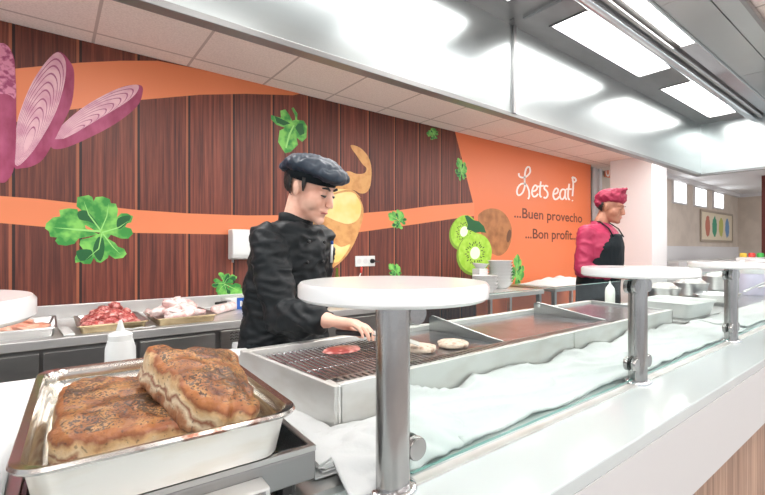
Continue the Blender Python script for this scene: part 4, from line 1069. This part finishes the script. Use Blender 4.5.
t = thing('squeeze_bottle', 'milky squeeze bottle standing on the white board before the second cook', 'bottle', (p.x * 1.31 / p.y, 1.31, SZ + .022), 0, 'squeeze bottles')
bm = bmesh.new(); lathe(bm, (0, 0, 0), [(.024, 0), (.029, .005), (.030, .10), (.026, .13), (.012, .150)], 24); link('bottle_body', bm, 'plastic_milky', t, smooth=True, auto=50)
bm = bmesh.new(); lathe(bm, (0, 0, 0), [(.012, .150), (.007, .155), (.004, .175)], 16); link('nozzle', bm, 'plastic_white', t, smooth=True)

# ------------------------------------------------------------------ back counter
BZ = .88; BY0 = 2.56; BY1 = WY - .01
bc = thing('steel_worktop', 'long stainless steel worktop with upstand against the mural', 'worktop', (0, BY0, BZ))
bm = bmesh.new(); box(bm, -2.1, 4.15, 0, BY1 - BY0, -.045, 0); link('counter_top', bm, 'steel_top', bc, bevel=.004)
bx('upstand', (-2.1, 4.15, BY1 - BY0 - .02, BY1 - BY0, 0, .085), 'steel_top', bc, .003)
bm = bmesh.new()
for x in (2.25, 4.11):
    for y in (.04, .68): box(bm, x - .02, x + .02, y - .02, y + .02, -BZ, -.045)
for y in (.02, .66): pass
for i in range(4): pass
bm.free()
for x in (2.28, 4.11):
    for y in (.04, .68): bx('leg', (x - .02, x + .02, y - .02, y + .02, -BZ, -.045), 'steel', bc)
rc = thing('refrigerated_counter', 'grey steel refrigerated counter with doors under the worktop', 'refrigerated counter', (0, BY0 + .03, 0))
bx('body', (-2.05, 2.1, 0, .66, .1, BZ - .045), 'steel_dark', rc)
bx('plinth', (-2.05, 2.1, .05, .62, 0, .1), 'black', rc)
for k, x in enumerate((-1.62, -1.22, -.82, -.425, -.025, .375)):
    bx('door', (x, x + .385, -.022, 0, .12, BZ - .065), 'dark' if k < 5 else 'door_steel', rc, .003)
for x in (1.30, 1.70): bx('door', (x, x + .385, -.022, 0, .12, BZ - .065), 'door_steel', rc, .003)
pn = bx('control_panel', (.79, 1.285, -.022, 0, .12, BZ - .055), 'steel', rc, .003)
bm = bmesh.new()
for r_ in range(3):
    for c_ in range(5):
        x = .845 + c_ * .026; z = BZ - .078 - r_ * .017
        tube(bm, [(x, -.024, z), (x + .010, -.024, z + .007), (x + .022, -.024, z)], .003, 6)
link('vent_slots', bm, 'black', pn)
# label card on the panel
bx('tag_card', (.855, .93, -.026, -.0225, BZ - .175, BZ - .13), 'plastic_white', pn)

# meat trays on the worktop
def meat_piece(name, m, seed, r=(.035, .02, .015)):
    bm = bmesh.new(); bmesh.ops.create_icosphere(bm, subdivisions=3, radius=1)
    for v in bm.verts:
        n = mnoise.noise(v.co * 1.6 + Vector((seed, 0, 0))) + .5 * mnoise.noise(v.co * 4 + Vector((0, seed, 0)))
        v.co = Vector((v.co.x * r[0], v.co.y * r[1], v.co.z * r[2])) * (1 + .35 * n)
    return link(name, bm, m, smooth=True)
trays = []
def meat_tray(loc, w, d, h, m, label, rz=0):
    o = pan('meat_tray', w, d, h, .02, .010, ['steel', m, m], step=False, taper=.008); o.location = loc; o.rotation_euler = (0, 0, rz)
    tag(o, label, 'tray', 'meat trays on the back worktop'); return o
meat_tray((-.20, 2.85, BZ), .46, .46, .045, 'steel', 'steel tray of pale meat at the left, half behind the round shelf')
meat_tray((.265, 2.82, BZ), .32, .44, .040, 'brass', 'oily brown tray heaped with chopped red meat')
meat_tray((.625, 2.82, BZ), .33, .42, .040, 'brass', 'brown tray of wrapped pale meat, nearest the chef')
protos = {}
def heap(kind, m, n, cx, cy, w, d, z0, hh, sizes, label, group, seed, rad):
    rnd = random.Random(seed)
    ps = [meat_piece(kind, m, seed + k * 3.3, rad) for k in range(3)]
    for i in range(n):
        u, v = rnd.uniform(-1, 1), rnd.uniform(-1, 1)
        z = z0 + rad[2] * .8 + hh * (1 - u * u) * (1 - v * v) * rnd.uniform(.45, 1)
        loc = (cx + u * w / 2, cy + v * d / 2, z); rot = (rnd.uniform(-.5, .5), rnd.uniform(-.5, .5), rnd.uniform(0, 6.3)); s = rnd.uniform(*sizes)
        if i < 3: o = ps[i]; o.location = loc; o.rotation_euler = rot; o.scale = (s,) * 3
        else: o = clone(ps[i % 3], loc, rot, None, None, s)
        tag(o, label, 'meat', group)
heap('meat_chunk', 'raw', 70, .265, 2.81, .22, .31, BZ + .012, .085, (.8, 1.25), 'chopped red raw meat chunk heaped in the oily brown tray', 'chopped red meat chunks in the middle tray', 5, (.034, .022, .018))
heap('meat_chop', 'raw_pale', 14, -.19, 2.84, .26, .26, BZ + .012, .045, (.9, 1.3), 'pale raw meat chop in the left steel tray', 'pale meat chops in the left tray', 25, (.070, .045, .018))
heap('wrapped_meat', 'wrap', 22, .60, 2.83, .25, .32, BZ + .014, .080, (.8, 1.3), 'pale film-wrapped meat piece in the tray nearest the chef', 'wrapped meat pieces in the right tray', 45, (.060, .030, .022))
# loose cloth label strips between trays
def strip(x0, y0, x1, y1, wd, label, m='plastic_white', z=BZ):
    d = Vector((x1 - x0, y1 - y0, 0)); n_ = Vector((-d.y, d.x, 0)).normalized() * wd / 2; bm = bmesh.new(); rs = []
    for k in range(9):
        p = Vector((x0, y0, z + .002 + .006 * abs(math.sin(k)))) + d * k / 8
        rs.append([tuple(p - n_), tuple(p + n_), tuple(p + n_ + Vector((0, 0, .004))), tuple(p - n_ + Vector((0, 0, .004)))])
    rings(bm, rs); return tag(link('paper_strip', bm, m, smooth=False), label, 'paper')
strip(.075, 2.60, .055, 2.86, .045, 'white paper strip between the left and middle meat trays')
strip(.28, 2.585, .45, 2.590, .020, 'white paper strip at the worktop edge before the brown trays')
# plastic roll, knife, blue pack
bm = bmesh.new(); p = on_z(192, 311, BZ + .03); q = on_z(217, 306, BZ + .03)
a_, b_ = Vector((.83, 2.86, BZ + .030)), Vector((1.02, 3.02, BZ + .030))
tube(bm, [lp(a_, b_, 0), lp(a_, b_, .06), lp(a_, b_, .5), lp(a_, b_, .95), b_], [.018, .030, .028, .030, .02], 18); o = link('film_roll', bm, 'wrap', smooth=True); tag(o, 'pale roll of plastic film lying beside the wrapped meat tray', 'film roll')
bm = bmesh.new(); tube(bm, [(.86, 2.90, BZ + .070), (.955, 2.985, BZ + .066)], .008, 10); o = link('knife', bm, 'black', smooth=True); tag(o, 'black-handled knife resting on the plastic film roll', 'knife')
bm = bmesh.new(); rings(bm, [[(.955, 2.982, BZ + .062), (.965, 2.992, BZ + .062), (.965, 2.992, BZ + .078), (.955, 2.982, BZ + .078)], [(1.06, 3.075, BZ + .063), (1.062, 3.077, BZ + .063), (1.062, 3.077, BZ + .068), (1.06, 3.075, BZ + .068)]]); link('blade', bm, 'steel', o)
t = thing('paper_pack', 'blue and white paper pack with a letter M on the back worktop', 'pack', (.965, 3.02, BZ))
bx('wrapper', (0, .22, 0, .12, 0, .085), 'plastic_white', t, .006)
bx('blue_label', (.075, .17, -.0015, 0, .002, .083), 'blue', t)
text_obj('M', .098, .15, .022, .055, 'plastic_white', t, 'letter', y=-.002)
# things on the wall: dispenser, socket
p = on_y(232, 229, 3.2); q = on_y(250, 259.5, 3.2)
t = thing('paper_dispenser', 'white wall dispenser half hidden behind the chef\'s back', 'dispenser', (p.x, WY - .006, q.z))
bm = bmesh.new(); w_, h_ = .20, p.z - q.z
prof = [(0, 0), (-.09, .01), (-.11, .04), (-.11, h_ - .03), (-.09, h_), (0, h_)]
rings(bm, [[(0, a, b) for a, b in prof], [(w_, a, b) for a, b in prof]]); link('housing', bm, 'plastic_white', t, bevel=.008)
bm = bmesh.new(); lathe(bm, (.02, -.05, -.022), [(.008, 0), (.008, .022)], 12); link('pump_tip', bm, 'steel_dark', t)
p = on_y(354.5, 256, WY); q = on_y(374, 266, WY)
t = thing('wall_socket', 'white triple wall socket with a black plug on the plank print', 'socket', (p.x, WY - .0055, q.z))
W_, H_ = q.x - p.x, p.z - q.z
bx('cover_plate', (0, W_, -.012, 0, 0, H_), 'plastic_white', t, .003)
for k in range(3):
    bm = bmesh.new(); lathe(bm, (W_ * (.18 + k * .32), -.012, H_ / 2), [(.024, -.001), (.024, .0), (.020, .001)], 20, 'y'); link('outlet', bm, 'fascia', t, smooth=True, auto=40)
bm = bmesh.new(); lathe(bm, (W_ * .82, -.05, H_ / 2), [(.012, 0), (.019, .008), (.021, .036)], 20, 'y'); tube(bm, [(W_ * .82, -.05, H_ / 2), (W_ * .9, -.06, H_ / 2 - .004), (W_ + .02, -.05, H_ / 2 - .008)], .004, 8); link('plug', bm, 'black', t, smooth=True, auto=40)
bm = bmesh.new(); tube(bm, [(W_ * .28, -.016, 0), (W_ * .22, -.03, -.05), (W_ * .05, -.04, -.12), (-.10, -.05, -.25)], .005, 8); link('cable', bm, 'plastic_white', t, smooth=True)
bm = bmesh.new(); tube(bm, [(W_ * .27, -.022, -.005), (W_ * .2, -.036, -.06)], .010, 8); link('cable_plug', bm, 'red_p', t, smooth=True)
# bottles and beakers behind the chef's chest
def small_bottle(px, m, h, r, label):
    d = ray(px, 250); k = 3.10 / d.y
    bm = bmesh.new(); lathe(bm, (0, 0, 0), [(r, 0), (r, h * .62), (r * .4, h * .78), (r * .36, h)], 20)
    o = link('sauce_bottle', bm, m, smooth=True, auto=50); o.location = (d.x * k, 3.10, BZ); tag(o, label, 'bottle', 'bottles on the back worktop'); return o
b = small_bottle(337, 'oil', .27, .030, 'slim green oil bottle on the back worktop right of the chef')
bm = bmesh.new(); lathe(bm, (0, 0, 0), [(.0305, .03), (.0305, .13)], 20); link('bottle_label', bm, 'yellow', b)
def beaker(px, r, h, label):
    d = ray(px, 250); k = 3.08 / d.y; bm = bmesh.new(); lathe(bm, (0, 0, 0), [(r * .8, 0), (r, h), (r * .92, h), (r * .74, .006)], 24)
    o = link('plastic_beaker', bm, 'film', smooth=True, auto=50); o.location = (d.x * k, 3.08, BZ); tag(o, label, 'beaker', 'beakers on the back worktop')
beaker(331, .035, .14, 'pale beaker between the chef and the oil bottle')
beaker(346, .045, .14, 'clear beaker right of the oil bottle below the socket')
beaker(352, .040, .13, 'clear beaker under the wall socket, behind its neighbour')

# stacked white bowls
ORD = ['second, ', 'third, ', 'fourth, ', 'fifth, ', 'sixth, ', 'seventh, ', 'eighth, ']
def bowl_stack(px, n, r, label, group, Y=2.95):
    d = ray(px, 250); k = Y / d.y
    proto = None
    for i in range(n):
        if proto is None:
            bm = bmesh.new(); lathe(bm, (0, 0, 0), [(r * .55, 0), (r * .62, .006), (r * .95, .036), (r, .044), (r * .96, .044), (r * .85, .030), (r * .5, .010)], 32); o = link('white_bowl', bm, 'plastic_white', smooth=True, auto=60); proto = o
        else: o = clone(proto)
        o.scale = (1, 1, 1.55); o.location = (d.x * k, Y, BZ + i * .034); tag(o, ('topmost ' + label) if i == n - 1 else (ORD[n - 2 - i].replace(', ', ' from top, ') + label), 'bowl', group)
bowl_stack(500, 8, .135, 'white bowl in the tall stack below the whole kiwi', 'tall stack of white bowls')
bowl_stack(485, 4, .125, 'white bowl in the low stack below the kiwi slice', 'low stack of white bowls', 2.74)
o = clone(bpy.data.objects['white_bowl'], on_y(479, 262, 2.97), (PI * .1, .2, 0), 'single white bowl tipped beside the tall stack'); o.location = (on_y(480, 262, 3.02).x, 3.02, BZ + .222); o.rotation_euler = (.05, .03, 0); o.scale = (.62, .62, 1.2)
tag(o, 'single white bowl perched left of the tall stack', 'bowl', 'loose bowls')
bm = bmesh.new(); box(bm, -.07, .07, -.05, .05, 0, .22); o2 = link('plastic_tub', bm, 'plastic_white', bevel=.006); o2.location = (o.location.x, 3.02, BZ); tag(o2, 'white tub under the perched bowl on the back worktop', 'tub')
# dark crates under the open table, crate positions
for i, (x0, x1, z1, lab) in enumerate(((3.0, 3.55, .42, 'dark crate under the back worktop, left one'), (3.62, 4.02, .55, 'taller dark crate under the back worktop beside the leg'))):
    t = thing('storage_crate', lab, 'crate', (x0, 2.72, 0))
    w_ = x1 - x0; bm = bmesh.new(); box(bm, 0, w_, 0, .02, 0, z1); box(bm, 0, w_, .42, .44, 0, z1); box(bm, 0, .02, .02, .42, 0, z1); box(bm, w_ - .02, w_, .02, .42, 0, z1); box(bm, .02, w_ - .02, .02, .42, 0, .02); link('crate_body', bm, 'crate_dark', t)
    bx('crate_rim', (-.01, w_ + .01, -.01, 0, z1 - .04, z1), 'black', t)
# second table with white cloth heap
t = thing('side_table', 'steel side table beyond the worktop with a cloth heap', 'table', (4.35, 2.55, 0))
bx('table_top', (0, 1.5, 0, .66, .84, .88), 'steel', t, .003)
for x in (.04, 1.46):
    for y in (.04, .62): bx('leg', (x - .02, x + .02, y - .02, y + .02, 0, .84), 'steel', t)
def zf6(x, y, u, v):
    e = math.sin(PI * u) ** .6 * math.sin(PI * v) ** .6
    return x, y, .882 + .10 * e * (.7 + .6 * abs(nz(x, y, 5, 3)))
cloth('white_cloth', 4.45, 5.5, 2.60, 3.1, zf6, 'heaped white cloth on the side table below the lettering', 60, 40)

# ------------------------------------------------------------------ right of the picture
o = pan('white_food_pan', .42, .33, .085, .04, .012, ['plastic_white', 'plastic_white', 'plastic_white'], taper=.02)
o.location = (3.02, .985, SZ + .012); tag(o, 'large empty white food pan on the worktop right of the grill', 'pan')
o.rotation_euler = (0, 0, -.05)
o = bx('steel_sheet', (2.74, 3.6, .84, 1.24, SZ, SZ + .010), 'steel', bevel=.002); tag(o, 'flat steel sheet tray under the white food pan', 'tray')
def film_bowl(x, y, r, h, label):
    t = thing('covered_bowl', label, 'bowl', (x, y, SZ), 0, 'film-covered bowls at the right')
    bm = bmesh.new(); lathe(bm, (0, 0, 0), [(r * .6, 0), (r * .85, h * .3), (r, h * .9), (r * 1.04, h), (r * .98, h)], 32); link('bowl_body', bm, 'steel', t, smooth=True, auto=60)
    bm = bmesh.new(); bmesh.ops.create_icosphere(bm, subdivisions=4, radius=1)
    for v in bm.verts:
        n = mnoise.noise(v.co * 3 + Vector((x, 0, 0))); v.co = Vector((v.co.x * r * .98, v.co.y * r * .98, h * .86 + max(v.co.z, -.2) * h * .42 * (1 + .4 * n)))
    link('cling_film', bm, 'film', t, smooth=True)
for px, Y, r, h, lab in ((660, 1.28, .11, .12, 'film-covered steel bowl behind the middle post'), (688, 1.28, .12, .13, 'film-covered steel bowl behind the white food pan'), (716, 1.30, .13, .15, 'large film-covered bowl left of the third post')):
    d = ray(px, 250); k = Y / d.y; film_bowl(d.x * k, Y - .02, r, h, lab)
d = ray(752, 250); k = 1.02 / d.y
t = thing('storage_jar', 'white-lidded jar of lilac liquid right of the third post', 'jar', (d.x * k, 1.02, SZ))
bm = bmesh.new(); lathe(bm, (0, 0, 0), [(.085, 0), (.09, .01), (.09, .17), (.08, .19)], 28); link('jar_body', bm, 'purple', t, smooth=True, auto=50)
bm = bmesh.new(); lathe(bm, (0, 0, 0), [(.08, .19), (.086, .19), (.086, .30), (.075, .31)], 28); link('jar_lid', bm, 'plastic_white', t, smooth=True, auto=50)
d = ray(754, 250)
t = thing('bottle_rack', 'white rack of bottles with coloured caps at the right edge', 'rack', (d.x * 6.0, d.y * 6.0, 0))
bx('rack_body', (-.35, .35, -.12, .12, 0, 1.20), 'plastic_white', t)
for i, (dx, m) in enumerate(((-.10, 'yellow'), (-.02, 'red_p'), (.06, 'green_p'), (.14, 'green_p'))):
    bm = bmesh.new(); lathe(bm, (d.x * 6.0 + dx * .8, d.y * 6.0 - dx, 1.20), [(.04, 0), (.04, .045), (.03, .06)], 16); o = link('coloured_tub', bm, m, smooth=True, auto=40)
    tag(o, ('yellow', 'red', 'left green', 'right green')[i] + ' round tub on the white rack at the right edge', 'tub', 'coloured tubs on the rack')
# ladles / tools right of third post
def shallow(x, y, label):
    o = pan('steel_tray', .32, .26, .05, .03, .01, ['steel', 'steel', 'steel'], step=False); o.location = (x, y, SZ + .02); o.rotation_euler = (.0, 0, .1); tag(o, label, 'tray', 'steel trays at the right'); return o
shallow(4.0, 1.02, 'steel tray at the right behind the third post')
o = bx('worktop_box', (5.0, 5.5, 1.0, 1.35, SZ + 0, SZ + .16), 'steel', bevel=.01); tag(o, 'steel box on the worktop at the right edge', 'box')
for i, (px, Y) in enumerate(((757, .95), (763, .92), (748, .90))):
    d = ray(px, 250); k = Y / d.y
    bm = bmesh.new(); tube(bm, [(d.x * k - .12, Y, SZ + .085), (d.x * k + .14, Y - .06, SZ + .14)], [.011, .009], 10, flat=.5)
    o = link('ladle', bm, 'steel', smooth=True); tag(o, ('nearest', 'farthest', 'leftmost')[i] + ' steel ladle handle sticking out of the right tray', 'ladle', 'ladles at the right')
# far low counter in dining room + dark red panel
bm = bmesh.new(); box(bm, 8.3, 13.6, 2.65, 3.2, 0, 1.10); o = link('sideboard', bm, 'fascia', bevel=.01); tag(o, 'long low sideboard against the beige far wall', 'sideboard')
bm = bmesh.new(); box(bm, 11.8, 12.2, 1.80, 2.27, 0, FZ - .002); o = struct('wall_pillar', bm, 'darkred', 'dark red pillar at the right picture edge', 'pillar')
# painting
p = on_y(699.5, 209, FY); q = on_y(731.5, 242.5, FY)
W_, H_ = q.x - p.x, on_y(699.5, 209, FY).z - on_y(699.5, 241.5, FY).z
t = thing('framed_painting', 'framed painting of four coloured blotches on the beige wall', 'painting', (p.x, FY - .005, on_y(699.5, 241.5, FY).z))
bm = bmesh.new(); k = .05
box(bm, 0, W_, -.03, 0, 0, k); box(bm, 0, W_, -.03, 0, H_ - k, H_); box(bm, 0, k, -.03, 0, k, H_ - k); box(bm, W_ - k, W_, -.03, 0, k, H_ - k); link('picture_frame', bm, mat('pale_frame_wood', srgb(176, 160, 142), .5), t)
bx('canvas', (k, W_ - k, -.015, 0, k, H_ - k), mat('cream_canvas', srgb(236, 222, 196), .6), t)
for i, c in enumerate((srgb(196, 118, 96), srgb(70, 156, 122), srgb(196, 196, 104), srgb(116, 156, 196))):
    bm = bmesh.new(); cx = W_ * (.20 + .205 * i); cz = H_ * .5
    pts = []
    for a in range(26):
        th = 2 * PI * a / 26; rr = 1 + .22 * mnoise.noise(Vector((math.cos(th) * 3, math.sin(th) * 3, i * 5)))
        pts.append((cx + W_ * .07 * rr * math.cos(th), -.016, cz + H_ * .33 * rr * math.sin(th)))
    bm.faces.new([bm.verts.new(x) for x in pts]); link('paint_blotch', bm, mat('paint_%d' % i, c, .6), t)
# label card and blue-capped bottle lying by the chef
p = on_z(241, 368, SZ)
t = thing('lying_bottle', 'white bottle with a blue cap lying on the worktop left of the chef', 'bottle', (.435, 1.50, SZ))
bm = bmesh.new(); tube(bm, [(.0, .0, .031), (.01, -.004, .031), (.10, -.035, .031), (.11, -.038, .031)], [.022, .030, .030, .024], 20); link('bottle_body', bm, 'plastic_white', t, smooth=True, auto=50)
bm = bmesh.new(); tube(bm, [(-.035, .012, .031), (.0, .0, .031)], .020, 16); link('cap', bm, 'blue', t, smooth=True, auto=50)
